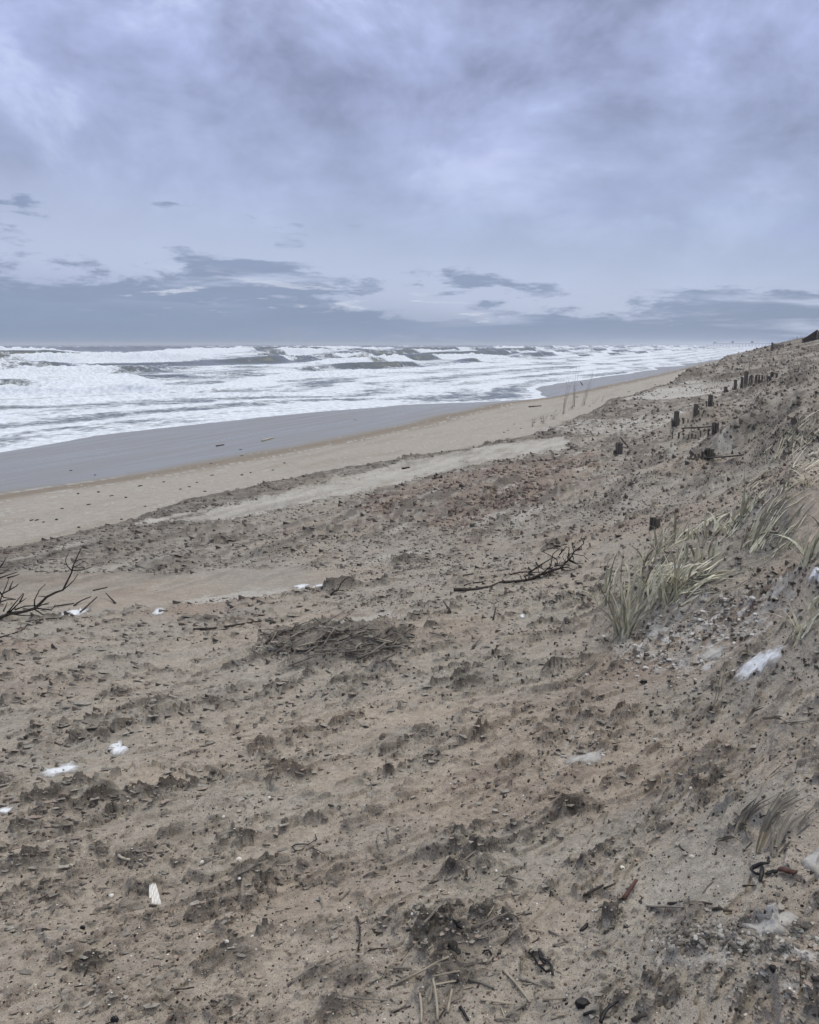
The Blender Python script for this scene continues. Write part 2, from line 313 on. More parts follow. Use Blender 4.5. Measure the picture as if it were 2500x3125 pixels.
class MB:
    def __init__(s): s.v = []; s.f = []
    def tube(s, P, R, k=6, flat=1.0, cap=True):
        P = [np.array(p, float) for p in P]; b0 = len(s.v); prev = None
        if not hasattr(R, '__len__'): R = [R] * len(P)
        for i, p in enumerate(P):
            d = P[min(i + 1, len(P) - 1)] - P[max(i - 1, 0)]; d /= (np.linalg.norm(d) + 1e-9)
            if prev is None:
                u = np.cross(d, (0, 0, 1.)); u = u if np.linalg.norm(u) > .1 else np.array((1., 0, 0))
            else: u = prev - d * prev.dot(d)
            u /= (np.linalg.norm(u) + 1e-9); prev = u; v = np.cross(d, u)
            for j in range(k):
                th = 2 * math.pi * j / k; s.v.append(p + R[i] * (math.cos(th) * u + flat * math.sin(th) * v))
        for i in range(len(P) - 1):
            for j in range(k):
                a = b0 + i * k + j; b = b0 + i * k + (j + 1) % k; s.f.append((a, b, b + k, a + k))
        if cap: s.f.append(tuple(range(b0 + k - 1, b0 - 1, -1))); s.f.append(tuple(b0 + (len(P) - 1) * k + j for j in range(k)))
        return s
    def box(s, c, sz, rz=0, tilt=(0, 0), jit=0):
        b0 = len(s.v); cz, sz_ = math.cos(rz), math.sin(rz)
        for dz in (-.5, .5):
            for dx, dy in ((-.5, -.5), (.5, -.5), (.5, .5), (-.5, .5)):
                x = dx * sz[0] + random.uniform(-jit, jit); y = dy * sz[1] + random.uniform(-jit, jit); z = dz * sz[2] + random.uniform(-jit, jit)
                x += tilt[0] * z; y += tilt[1] * z
                s.v.append(np.array((c[0] + x * cz - y * sz_, c[1] + x * sz_ + y * cz, c[2] + z)))
        for f in ((0, 3, 2, 1), (4, 5, 6, 7), (0, 1, 5, 4), (1, 2, 6, 5), (2, 3, 7, 6), (3, 0, 4, 7)): s.f.append(tuple(b0 + i for i in f))
        return s
    def blade(s, P, w, side, fold=.25):
        """a grass leaf: V-folded tapering ribbon"""
        b0 = len(s.v); m = len(P); side = np.array(side, float)
        for i, p in enumerate(P):
            q = i / (m - 1); ww = w * (1 - q) ** .6 * (.7 + .6 * min(q * 3, 1)) * .5 + 1e-4
            p = np.array(p, float); s.v += [p - side * ww, p + np.array((0, 0, -1.)) * ww * fold, p + side * ww]
        for i in range(m - 1):
            a = b0 + 3 * i; s.f += [(a, a + 1, a + 4, a + 3), (a + 1, a + 2, a + 5, a + 4)]
        return s
    def lump(s, c, r, k=7, seed=0):
        """an irregular faceted stone"""
        rr = random.Random(seed); b0 = len(s.v); rings = 4
        s.v.append(np.array(c) + np.array((0, 0, -r[2])))
        for i in range(1, rings):
            ph = math.pi * i / rings
            for j in range(k):
                th = 2 * math.pi * (j + rr.uniform(-.25, .25)) / k; q = rr.uniform(.75, 1.1)
                s.v.append(np.array(c) + np.array((r[0] * math.sin(ph) * math.cos(th) * q, r[1] * math.sin(ph) * math.sin(th) * q, -r[2] * math.cos(ph) * rr.uniform(.8, 1.1))))
        s.v.append(np.array(c) + np.array((0, 0, r[2]))); top = len(s.v) - 1
        for j in range(k):
            s.f.append((b0, b0 + 1 + (j + 1) % k, b0 + 1 + j)); s.f.append((top, top - k + j, top - k + (j + 1) % k))
            for i in range(rings - 2):
                a = b0 + 1 + i * k + j; b = b0 + 1 + i * k + (j + 1) % k; s.f.append((a, b, b + k, a + k))
        return s
    def build(s, name, mat, parent=None, smooth=True, origin=None):
        me = bpy.data.meshes.new(name); V = np.array(s.v)
        if parent is None:
            o0 = np.array(origin if origin is not None else (V[:, 0].mean(), V[:, 1].mean(), V[:, 2].min()))
        else: o0 = np.array(parent.location)
        me.from_pydata([tuple(v) for v in (V - o0)], [], s.f); me.update()
        if smooth: me.polygons.foreach_set('use_smooth', [True] * len(me.polygons))
        me.materials.append(mat); o = bpy.data.objects.new(name, me); C.objects.link(o)
        if parent is not None: o.parent = parent
        else: o.location = o0
        return o

def tag(o, label=None, cat=None, group=None, kind=None):
    if label: o['label'] = label
    if cat: o['category'] = cat
    if group: o['group'] = group
    if kind: o['kind'] = kind
    return o
def empty(name, loc):
    o = bpy.data.objects.new(name, None); C.objects.link(o); o.location = loc; return o

# ------------------------------------------------------------------ materials
def mat(name):
    m = bpy.data.materials.new(name); m.use_nodes = True; nt = m.node_tree; b = nt.nodes['Principled BSDF']; return m, nt, b
def node(nt, ty, **kw):
    nd = nt.nodes.new(ty)
    for k, v in kw.items():
        if k.startswith('i_'): nd.inputs[int(k[2:]) if k[2:].isdigit() else k[2:].replace('_', ' ')].default_value = v
        else: setattr(nd, k, v)
    return nd
def simple(name, c1, c2, scale=20, rough=.85, stretch=(1, 1, 1), bump=.3, bdist=.002, rand=.0, detail=5):
    m, nt, b = mat(name); L = nt.links.new
    tc = node(nt, 'ShaderNodeTexCoord'); mp = node(nt, 'ShaderNodeMapping'); mp.inputs['Scale'].default_value = stretch
    no = node(nt, 'ShaderNodeTexNoise'); no.inputs['Scale'].default_value = scale; no.inputs['Detail'].default_value = detail
    oi = node(nt, 'ShaderNodeObjectInfo'); ad = node(nt, 'ShaderNodeMath', operation='MULTIPLY_ADD'); ad.inputs[1].default_value = rand; 
    cr = node(nt, 'ShaderNodeValToRGB'); e = cr.color_ramp.elements; e[0].position = .35; e[0].color = (*c1, 1); e[1].position = .65; e[1].color = (*c2, 1)
    L(tc.outputs['Object'], mp.inputs[0]); L(mp.outputs[0], no.inputs[0]); L(oi.outputs['Random'], ad.inputs[0]); L(no.outputs[0], ad.inputs[2]); L(ad.outputs[0], cr.inputs[0]); L(cr.outputs[0], b.inputs['Base Color'])
    bp = node(nt, 'ShaderNodeBump'); bp.inputs['Strength'].default_value = bump; bp.inputs['Distance'].default_value = bdist
    L(no.outputs[0], bp.inputs['Height']); L(bp.outputs[0], b.inputs['Normal']); b.inputs['Roughness'].default_value = rough
    b.inputs['Specular IOR Level'].default_value = .3
    return m

def sand_material():
    m, nt, b = mat('sand'); L = nt.links.new
    at = node(nt, 'ShaderNodeAttribute', attribute_name='albedo'); wt = node(nt, 'ShaderNodeAttribute', attribute_name='wet')
    tc = node(nt, 'ShaderNodeTexCoord')
    gr = node(nt, 'ShaderNodeTexNoise'); gr.inputs['Scale'].default_value = 260; gr.inputs['Detail'].default_value = 3; gr.inputs['Roughness'].default_value = .7
    g2 = node(nt, 'ShaderNodeTexNoise'); g2.inputs['Scale'].default_value = 34; g2.inputs['Detail'].default_value = 6; g2.inputs['Roughness'].default_value = .65
    g3 = node(nt, 'ShaderNodeTexNoise'); g3.inputs['Scale'].default_value = 5; g3.inputs['Detail'].default_value = 7; g3.inputs['Roughness'].default_value = .7
    vo = node(nt, 'ShaderNodeTexVoronoi'); vo.inputs['Scale'].default_value = 150
    for q in (gr, g2, g3, vo): L(tc.outputs['Object'], q.inputs['Vector'])
    # grain brightness
    m1 = node(nt, 'ShaderNodeMapRange'); m1.inputs['From Min'].default_value = .3; m1.inputs['From Max'].default_value = .7; m1.inputs['To Min'].default_value = .68; m1.inputs['To Max'].default_value = 1.34
    m2 = node(nt, 'ShaderNodeMapRange'); m2.inputs['From Min'].default_value = .3; m2.inputs['From Max'].default_value = .7; m2.inputs['To Min'].default_value = .76; m2.inputs['To Max'].default_value = 1.22
    m3 = node(nt, 'ShaderNodeMapRange'); m3.inputs['From Min'].default_value = .3; m3.inputs['From Max'].default_value = .7; m3.inputs['To Min'].default_value = .85; m3.inputs['To Max'].default_value = 1.14
    L(gr.outputs[0], m1.inputs[0]); L(g2.outputs[0], m2.inputs[0]); L(g3.outputs[0], m3.inputs[0])
    mm = node(nt, 'ShaderNodeMath', operation='MULTIPLY'); L(m1.outputs[0], mm.inputs[0]); L(m2.outputs[0], mm.inputs[1])
    mq = node(nt, 'ShaderNodeMath', operation='MULTIPLY'); L(mm.outputs[0], mq.inputs[0]); L(m3.outputs[0], mq.inputs[1])
    # wetness calms the variation
    mw = node(nt, 'ShaderNodeMix', data_type='FLOAT'); mw.inputs[3].default_value = 1.0; L(wt.outputs['Fac'], mw.inputs[0]); L(mq.outputs[0], mw.inputs[2])
    vs = node(nt, 'ShaderNodeVectorMath', operation='SCALE'); L(at.outputs['Color'], vs.inputs[0]); L(mw.outputs[0], vs.inputs['Scale'])
    # coarse grains: a few dark, rusty and pale ones
    sp = node(nt, 'ShaderNodeSeparateColor'); L(vo.outputs['Color'], sp.inputs[0])
    lt = node(nt, 'ShaderNodeMath', operation='GREATER_THAN'); lt.inputs[1].default_value = .86; L(sp.outputs[0], lt.inputs[0])
    dd = node(nt, 'ShaderNodeMath', operation='LESS_THAN'); dd.inputs[1].default_value = .32; L(vo.outputs['Distance'], dd.inputs[0])
    lm = node(nt, 'ShaderNodeMath', operation='MULTIPLY'); L(lt.outputs[0], lm.inputs[0]); L(dd.outputs[0], lm.inputs[1])
    cr = node(nt, 'ShaderNodeValToRGB'); e = cr.color_ramp.elements; e[0].color = (.05, .04, .035, 1); e[1].color = (.5, .42, .33, 1); e[1].position = 1
    for p_, c_ in ((.4, (.12, .06, .04, 1)), (.7, (.28, .17, .1, 1))): k = e.new(p_); k.color = c_
    L(sp.outputs[1], cr.inputs[0])
    mx = node(nt, 'ShaderNodeMix', data_type='RGBA'); nw = node(nt, 'ShaderNodeMath', operation='MULTIPLY'); iw = node(nt, 'ShaderNodeMath', operation='SUBTRACT'); iw.inputs[0].default_value = .8
    L(wt.outputs['Fac'], iw.inputs[1]); L(lm.outputs[0], nw.inputs[0]); L(iw.outputs[0], nw.inputs[1]); nw.use_clamp = True
    L(nw.outputs[0], mx.inputs[0]); L(vs.outputs[0], mx.inputs[6]); L(cr.outputs[0], mx.inputs[7]); L(mx.outputs[2], b.inputs['Base Color'])
    # roughness
    w1 = node(nt, 'ShaderNodeTexNoise'); mr_ = node(nt, 'ShaderNodeMapping'); mr_.inputs['Rotation'].default_value = (0, 0, A); mp = node(nt, 'ShaderNodeMapping'); mp.inputs['Scale'].default_value = (1.6, .10, 1)
    L(tc.outputs['Object'], mr_.inputs[0]); L(mr_.outputs[0], mp.inputs[0]); L(mp.outputs[0], w1.inputs[0]); w1.inputs['Scale'].default_value = 1.0; w1.inputs['Detail'].default_value = 6
    r1 = node(nt, 'ShaderNodeMapRange'); r1.inputs['From Min'].default_value = .3; r1.inputs['From Max'].default_value = .7; r1.inputs['To Min'].default_value = .24; r1.inputs['To Max'].default_value = .46; L(w1.outputs[0], r1.inputs[0])
    rr = node(nt, 'ShaderNodeMix', data_type='FLOAT'); rr.inputs[2].default_value = .93; L(wt.outputs['Fac'], rr.inputs[0]); L(r1.outputs[0], rr.inputs[3]); L(rr.outputs[0], b.inputs['Roughness'])
    sl = node(nt, 'ShaderNodeMix', data_type='FLOAT'); sl.inputs[2].default_value = .12; sl.inputs[3].default_value = .6; L(wt.outputs['Fac'], sl.inputs[0]); L(sl.outputs[0], b.inputs['Specular IOR Level'])
    bs = node(nt, 'ShaderNodeMix', data_type='FLOAT'); bs.inputs[2].default_value = .6; bs.inputs[3].default_value = .03; L(wt.outputs['Fac'], bs.inputs[0])
    b1 = node(nt, 'ShaderNodeBump'); b1.inputs['Distance'].default_value = .0025; L(gr.outputs[0], b1.inputs['Height']); L(bs.outputs[0], b1.inputs['Strength'])
    b2 = node(nt, 'ShaderNodeBump'); b2.inputs['Distance'].default_value = .014; L(g2.outputs[0], b2.inputs['Height']); L(bs.outputs[0], b2.inputs['Strength']); L(b1.outputs[0], b2.inputs['Normal'])
    b3 = node(nt, 'ShaderNodeBump'); b3.inputs['Distance'].default_value = .05; L(g3.outputs[0], b3.inputs['Height']); L(bs.outputs[0], b3.inputs['Strength']); L(b2.outputs[0], b3.inputs['Normal'])
    L(b3.outputs[0], b.inputs['Normal'])
    return m

def sea_material():
    m, nt, b = mat('surf'); L = nt.links.new
    fo = node(nt, 'ShaderNodeAttribute', attribute_name='foam'); tc = node(nt, 'ShaderNodeTexCoord')
    mp = node(nt, 'ShaderNodeMapping'); mp.inputs['Rotation'].default_value = (0, 0, A); mp.inputs['Scale'].default_value = (.5, .4, .5); L(tc.outputs['Object'], mp.inputs[0])
    n1 = node(nt, 'ShaderNodeTexNoise'); n1.inputs['Scale'].default_value = 1.3; n1.inputs['Detail'].default_value = 10; n1.inputs['Roughness'].default_value = .68; n1.inputs['Distortion'].default_value = .6; L(mp.outputs[0], n1.inputs[0])
    mp2 = node(nt, 'ShaderNodeMapping'); mp2.inputs['Rotation'].default_value = (0, 0, A); mp2.inputs['Scale'].default_value = (1., .8, 1); L(tc.outputs['Object'], mp2.inputs[0])
    n2 = node(nt, 'ShaderNodeTexNoise'); n2.inputs['Scale'].default_value = 2.2; n2.inputs['Detail'].default_value = 8; n2.inputs['Roughness'].default_value = .7; L(mp2.outputs[0], n2.inputs[0])
    n0 = node(nt, 'ShaderNodeTexNoise'); n0.inputs['Scale'].default_value = .13; n0.inputs['Detail'].default_value = 7; n0.inputs['Roughness'].default_value = .62; L(tc.outputs['Object'], n0.inputs[0])
    av = node(nt, 'ShaderNodeMath', operation='MULTIPLY_ADD'); av.inputs[1].default_value = .3; L(n2.outputs[0], av.inputs[0]); sc = node(nt, 'ShaderNodeMath', operation='MULTIPLY'); sc.inputs[1].default_value = .35; L(n1.outputs[0], sc.inputs[0]); s0 = node(nt, 'ShaderNodeMath', operation='MULTIPLY_ADD'); s0.inputs[1].default_value = .35; L(n0.outputs[0], s0.inputs[0]); L(sc.outputs[0], s0.inputs[2]); L(s0.outputs[0], av.inputs[2])
    # foam where noise < threshold from the foam attribute
    th = node(nt, 'ShaderNodeMapRange'); th.inputs['To Min'].default_value = .30; th.inputs['To Max'].default_value = .70; L(fo.outputs['Fac'], th.inputs[0])
    df = node(nt, 'ShaderNodeMath', operation='SUBTRACT'); L(th.outputs[0], df.inputs[0]); L(av.outputs[0], df.inputs[1])
    k = node(nt, 'ShaderNodeMapRange', interpolation_type='SMOOTHSTEP'); k.inputs['From Min'].default_value = -.05; k.inputs['From Max'].default_value = .10; L(df.outputs[0], k.inputs[0])
    # foam thickness tone (sandy churned foam / white)
    fc = node(nt, 'ShaderNodeValToRGB'); e = fc.color_ramp.elements; e[0].position = .36; e[0].color = (.82, .87, .94, 1); e[1].position = .66; e[1].color = (.5, .55, .58, 1); L(n2.outputs[0], fc.inputs[0])
    mx = node(nt, 'ShaderNodeMix', data_type='RGBA'); mx.inputs[6].default_value = (.07, .085, .08, 1); L(k.outputs[0], mx.inputs[0]); L(fc.outputs[0], mx.inputs[7]); L(mx.outputs[2], b.inputs['Base Color'])
    r = node(nt, 'ShaderNodeMix', data_type='FLOAT'); r.inputs[2].default_value = .22; r.inputs[3].default_value = .8; L(k.outputs[0], r.inputs[0]); L(r.outputs[0], b.inputs['Roughness'])
    bp = node(nt, 'ShaderNodeBump'); bp.inputs['Strength'].default_value = .9; bp.inputs['Distance'].default_value = .35; L(av.outputs[0], bp.inputs['Height']); L(bp.outputs[0], b.inputs['Normal'])
    b.inputs['IOR'].default_value = 1.33
    return m

M_SAND = sand_material(); M_SEA = sea_material()
M_POST = simple('weathered_post', (.028, .025, .023), (.125, .112, .1), 30, .9, (1, 1, .12), .8, .004, .1)
M_BARK = simple('dark_bark', (.022, .018, .016), (.08, .066, .058), 40, .85, (1, 1, 1), .6, .002)
M_REED = simple('dry_reed', (.15, .13, .1), (.34, .3, .235), 26, .85, (1, 1, 1), .5, .001, .25)
M_WRACK = simple('grey_reed', (.09, .08, .07), (.22, .2, .17), 26, .9, (1, 1, 1), .5, .001, .2)
M_WEED = simple('black_seaweed', (.006, .006, .007), (.02, .018, .018), 30, .45, (1, 1, 1), .5, .002)
M_SHELL = simple('shell', (.62, .58, .5), (.8, .78, .72), 60, .5, (1, 1, 1), .3, .0008, .1)
M_RIB = simple('ribbed_shell', (.42, .38, .33), (.85, .84, .8), 60, .5, (1, 1, 1), .3, .0008)
M_SNOW = simple('snow', (.78, .8, .82), (.9, .92, .94), 40, .8, (1, 1, 1), .8, .006)
M_ICE = simple('sandy_ice', (.4, .375, .32), (.62, .6, .54), 30, .7, (1, 1, 1), .8, .006)
M_PEB = simple('pebble', (.03, .024, .02), (.2, .15, .11), 9, .75, (1, 1, 1), .2, .001, 0)
M_CLOD = simple('damp_clod', (.09, .08, .066), (.22, .19, .155), 16, .95, (1, 1, 1), .8, .003, 0)
M_REDW = simple('red_brown_bark', (.05, .025, .02), (.12, .06, .045), 40, .8, (1, 1, 1), .5, .001)
M_BONE = simple('pale_stick', (.4, .35, .27), (.55, .5, .4), 40, .7, (1, 1, 1), .3, .001)
M_DECK = simple('far_timber', (.05, .05, .05), (.09, .088, .085), .5, .9)
M_ROOF = simple('brown_roof', (.045, .035, .032), (.08, .062, .055), 3, .9)
M_WALL = simple('timber_wall', (.12, .1, .085), (.2, .17, .145), 3, .9)
def blade_material(name, cols, mid=.5):
    m, nt, b = mat(name); L = nt.links.new
    g = node(nt, 'ShaderNodeNewGeometry'); cr = node(nt, 'ShaderNodeValToRGB'); e = cr.color_ramp.elements
    e[0].color = (*cols[0], 1); e[1].color = (*cols[-1], 1); e[1].position = 1
    for i, c in enumerate(cols[1:-1]): q = e.new((i + 1) / (len(cols) - 1)); q.color = (*c, 1)
    L(g.outputs['Random Per Island'], cr.inputs[0])
    tc = node(nt, 'ShaderNodeTexCoord'); no = node(nt, 'ShaderNodeTexNoise'); no.inputs['Scale'].default_value = 14; no.inputs['Detail'].default_value = 4; L(tc.outputs['Object'], no.inputs[0])
    mr = node(nt, 'ShaderNodeMapRange'); mr.inputs['From Min'].default_value = .3; mr.inputs['From Max'].default_value = .7; mr.inputs['To Min'].default_value = .65; mr.inputs['To Max'].default_value = 1.3; L(no.outputs[0], mr.inputs[0])
    vs = node(nt, 'ShaderNodeVectorMath', operation='SCALE'); L(cr.outputs[0], vs.inputs[0]); L(mr.outputs[0], vs.inputs['Scale']); L(vs.outputs[0], b.inputs['Base Color'])
    b.inputs['Roughness'].default_value = .6; return m
M_GRASS = blade_material('beach_grass', [(.1, .1, .065), (.6, .57, .42), (.26, .26, .18), (.78, .74, .58), (.15, .13, .095), (.5, .51, .4), (.7, .66, .5), (.34, .33, .24)])
M_DEAD = blade_material('dead_grass', [(.09, .08, .065), (.25, .225, .18), (.14, .125, .1), (.32, .29, .235)])
M_FARG = blade_material('far_grass', [(.12, .1, .075), (.28, .245, .19), (.18, .155, .12)])

# ------------------------------------------------------------------ terrain mesh
az = np.radians(np.concatenate([np.linspace(-100, -34, 90)[:-1], np.linspace(-34, 34, 1500), np.linspace(34, 100, 90)[1:]]))
lr = [math.log(.5)]
while lr[-1] < math.log(700):
    r_ = math.exp(lr[-1]); h_ = 1.6 + 3.0 * min(1, r_ / 40.)
    px_ = 1.1 / 819. * r_ / h_                      # about one pixel of foreshortened ground
    lr.append(lr[-1] + (min(.05, max(px_, .0011)) if r_ > 1.4 else .02))
lr = np.array(lr); NR, NC = len(lr), len(az)
print('terrain grid', NR, NC)
XX = np.exp(lr)[:, None] * np.sin(az)[None]; YY = np.exp(lr)[:, None] * np.cos(az)[None]
ZZ = np.empty((NR, NC), np.float32); AL = np.empty((NR, NC, 3), np.float32); WE = np.empty((NR, NC), np.float32); CM = np.empty((NR, NC), np.float32)
for i in range(0, NR, 160):
    q = slice(i, min(NR, i + 160)); ZZ[q], AL[q], WE[q], CM[q] = ground(XX[q], YY[q])
def H(x, y): return lut(ZZ, az, lr, np.asarray(x, float), np.asarray(y, float))
def G(px, py, lift=0.0):
    """the point of the sand seen at a picture point"""
    x, y, w = rays(px, py); k = np.exp(np.linspace(math.log(1.2), math.log(500), 5000))
    hit = int(np.argmax(E + w * k < H(x * k, y * k))); kk = k[hit]
    k = np.linspace(k[max(hit - 1, 0)], kk, 40); hit = int(np.argmax(E + w * k < H(x * k, y * k) + 1e-6)); kk = k[hit]
    return np.array((float(x * kk), float(y * kk), float(H(x * kk, y * kk)) + lift))
beach = mesh_np('beach_sand', np.stack([XX, YY, ZZ], -1).reshape(-1, 3), grid_faces(NR, NC), M_SAND, (('albedo', 'FLOAT_COLOR', AL), ('wet', 'FLOAT', WE)))
tag(beach, 'tan and grey wind-carved sand of dune apron and beach', 'sand', kind='structure')

# ------------------------------------------------------------------ sea
saz = np.radians(np.concatenate([np.linspace(-85, -31, 120)[:-1], np.linspace(-31, 24, 1150), np.linspace(24, 40, 60)[1:]]))
slr = [math.log(20.)]
while slr[-1] < math.log(7000): slr.append(slr[-1] + (.0042 if slr[-1] < math.log(700) else .02))
slr = np.array(slr); SX = np.exp(slr)[:, None] * np.sin(saz)[None]; SY = np.exp(slr)[:, None] * np.cos(saz)[None]
def sea(x, y):
    s, t = st(x, y); d = tf(s) - t
    z = .105 + .0 * d; z = np.where(d < 0, .105 + .09 * d, .105 + .002 * np.clip(d, 0, 60))
    foam = np.zeros_like(x)
    dw = d + 9 * fbm(s / 70., d / 60., 701, 3) * ss(5, 60, d) + 2.0 * fbm(s / 9., d / 14., 705, 3) * ss(3, 20, d)
    tg = np.exp(-((s - 72) / 11) ** 2) * ss(1.5, 3, d) * (1 - ss(7, 11, d))
    base = .645 - .22 * tg - .1 * ss(2, 12, d) * ss(-.3, .4, fbm(s / 22, d / 6, 711, 3))
    base = base - .25 * ss(250, 420, d) - .45 * ss(380, 650, d)
    cleanz = ss(110, 150, s) * (1 - ss(420, 520, s)) * ss(-.55, -.2, gn(s / 60 + 3.2, d / 40., 715))
    base = base - (.45 + .6 * fbm(s / 10., d / 4., 718, 4)) * ss(84, 102, dw) * (1 - ss(122, 145, dw)) * cleanz - .4 * ss(168, 180, dw) * (1 - ss(190, 205, dw)) * ss(-.1, .2, gn(s / 60 + 9.2, d / 40., 716))
    foam = foam + base
    rows = [(6, .05, 1.2), (13, .12, 1.6), (24, .42, 2.4), (38, .7, 3.2), (56, 1.05, 4.5), (80, 1.4, 6), (112, 1.9, 8), (152, 2.4, 9), (200, 3.0, 11), (262, 3.5, 13), (340, 3.2, 16), (430, 3.2, 20), (540, 3.0, 24), (680, 3, 28), (860, 3, 34), (1100, 3, 40)]
    for i, (di, am, wd) in enumerate(rows):
        pos = di + .12 * di * gn(s / (di * .8 + 20) + 3.7 * i, s * 0 + i, 720 + i)
        u = (dw - pos) / wd; md = .25 + .75 * ss(-.35, .4, gn(s / (22 + di * .28) + i * 5.1, s * 0 + .5, 740 + i))
        pf = np.where(u < 0, np.exp(-(u / .33) ** 2), np.exp(-(u / 1.1) ** 2))
        z = z + am * md * pf - .25 * am * md * np.exp(-((u + 1.1) / .8) ** 2)
        br = ss(-.15, .25, gn(s / (16 + di * .2) + i * 9.3, s * 0 + 2.5, 760 + i))    # broken or still green
        if di < 45: br = br * 0 + 1
        front = np.exp(-((u + .12) / .45) ** 2)
        foam = foam + front * md * (br * .6 - (1 - br) * (.4 + .6 * fbm(s / 6., d / 3., 770 + i, 3))) + .2 * br * md * np.exp(-((u - .8) / .8) ** 2)
        if di > 30:                                  # churned crests
            z = z + am * .34 * br * md * pf * fbm(s / (.9 + di * .01), d / (.7 + di * .008), 780 + i, 3)
            z = z + .35 * am * md * br * np.exp(-((u + .05) / .3) ** 2) * ss(.1, .6, gn(s / (2 + di * .02), s * 0 + i, 790 + i))
    chop = ss(2, 50, d)
    z = z + chop * (.10 * fbm(s / 4., d / 2.2, 801, 4) + .24 * ss(40, 160, d) * fbm(s / 13., d / 7., 811, 4) + .5 * ss(300, 700, d) * fbm(s / 40., d / 24., 821, 4))
    z = z + .02 * fbm(s / 1.5, d / .7, 831, 3) * ss(0, 4, d)
    foam = foam + .34 * fbm(s / 24., d / 6., 841, 5) + .12 * fbm(s / 6., d / 1.6, 845, 3) + .5 * ss(.35, .6, fbm(s / 60, d / 40, 851, 4)) * ss(400, 600, d)
    foam = np.where(d < .9 + .5 * gn(s / 1.5, s * 0, 861), np.maximum(foam, 1.), foam); z = z + .05 * np.exp(-((d - .35) / .3) ** 2)
    return z, np.clip(foam, 0, 1), d
SZ, SF, SD = sea(SX, SY)
keep = (SD[:-1, :-1] > -1.5) | (SD[1:, 1:] > -1.5)
so = mesh_np('sea', np.stack([SX, SY, SZ], -1).reshape(-1, 3), grid_faces(len(slr), len(saz), keep), M_SEA, (('foam', 'FLOAT', SF),))
tag(so, 'rough foaming surf breaking in rows along the beach', 'sea', kind='structure')

# ------------------------------------------------------------------ loose material lying on the sand (uncountable)
def Gv(px, py):
    x, y, w = rays(px, py); K = np.exp(np.linspace(math.log(1.2), math.log(400), 700)); N = len(px)
    res = np.full(N, np.nan); last = np.full(N, 1.2); done = np.zeros(N, bool)
    for k in K:
        a = ~done; 
        if not a.any(): break
        below = np.zeros(N, bool); below[a] = (E + w[a] * k) < H(x[a] * k, y[a] * k)
        res[below] = k; done |= below; last[~done] = k
    lo = last.copy(); hi = np.where(done, res, 400.)
    for _ in range(12):
        m = (lo + hi) / 2; b = (E + w * m) < H(x * m, y * m); hi = np.where(b, m, hi); lo = np.where(b, lo, m)
    return x * hi, y * hi, H(x * hi, y * hi), done
def tinted(name, rough=.9):
    m, nt, b = mat(name); L = nt.links.new
    at = node(nt, 'ShaderNodeAttribute', attribute_name='tint'); tc = node(nt, 'ShaderNodeTexCoord'); no = node(nt, 'ShaderNodeTexNoise'); no.inputs['Scale'].default_value = 60; no.inputs['Detail'].default_value = 4; L(tc.outputs['Object'], no.inputs[0])
    mr = node(nt, 'ShaderNodeMapRange'); mr.inputs['From Min'].default_value = .3; mr.inputs['From Max'].default_value = .7; mr.inputs['To Min'].default_value = .7; mr.inputs['To Max'].default_value = 1.3; L(no.outputs[0], mr.inputs[0])
    vs = node(nt, 'ShaderNodeVectorMath', operation='SCALE'); L(at.outputs['Color'], vs.inputs[0]); L(mr.outputs[0], vs.inputs['Scale']); L(vs.outputs[0], b.inputs['Base Color']); b.inputs['Roughness'].default_value = rough; b.inputs['Specular IOR Level'].default_value = .25
    return m
def templates(n, k=6, sharp=.3, tail=0.):
    out = []
    for s_ in range(n):
        rr = random.Random(900 + s_); V = [(0, 0, -1.)]; Fc = []
        for i in (1, 2, 3):
            ph = math.pi * i / 4
            for j in range(k):
                th = 2 * math.pi * (j + rr.uniform(-.3, .3)) / k; q = rr.uniform(1 - sharp, 1 + sharp); cx = math.cos(th)
                V.append((math.sin(ph) * cx * q * (1 + tail * (cx > 0)), math.sin(ph) * math.sin(th) * q, -math.cos(ph) * rr.uniform(.7, 1.2)))
        V.append((-.25 * tail, 0, rr.uniform(.8, 1.5))); t_ = len(V) - 1
        for j in range(k):
            j2 = (j + 1) % k; Fc += [(0, 1 + j2, 1 + j), (t_, t_ - k + j, t_ - k + j2)]
            for i in (0, 1): a = 1 + i * k + j; b = 1 + i * k + j2; Fc += [(a, b, b + k), (a, b + k, a + k)]
        out.append((np.array(V), np.array(Fc)))
    return out
def wedges(n):
    out = []
    for s_ in range(n):
        rr = random.Random(700 + s_); u = rr.uniform
        V = [(-.55, -.5 * u(.6, 1.2), -.3), (-.7, u(-.2, .2), -.3), (-.5, .5 * u(.6, 1.2), -.3), (.4, .45 * u(.5, 1), -.3), (1.3 * u(.7, 1.3), u(-.15, .15), -.3), (.4, -.45 * u(.5, 1), -.3),
             (-.78, -.35 * u(.4, 1.2), u(.5, 1.0)), (-.62, .0, u(.8, 1.5)), (-.66, .35 * u(.4, 1.2), u(.5, 1.0)), (.05, .2 * u(.3, 1), u(.3, .75)), (.1, -.22 * u(.3, 1), u(.3, .7)), (.75, 0, u(.0, .25))]
        Fc = [(0, 6, 1), (1, 6, 7), (1, 7, 8), (1, 8, 2), (0, 5, 10), (0, 10, 6), (2, 8, 9), (2, 9, 3), (6, 10, 7), (7, 10, 9), (7, 9, 8), (10, 11, 9), (5, 11, 10), (3, 9, 11), (5, 4, 11), (3, 11, 4)]
        out.append((np.array(V), np.array(Fc)))
    return out
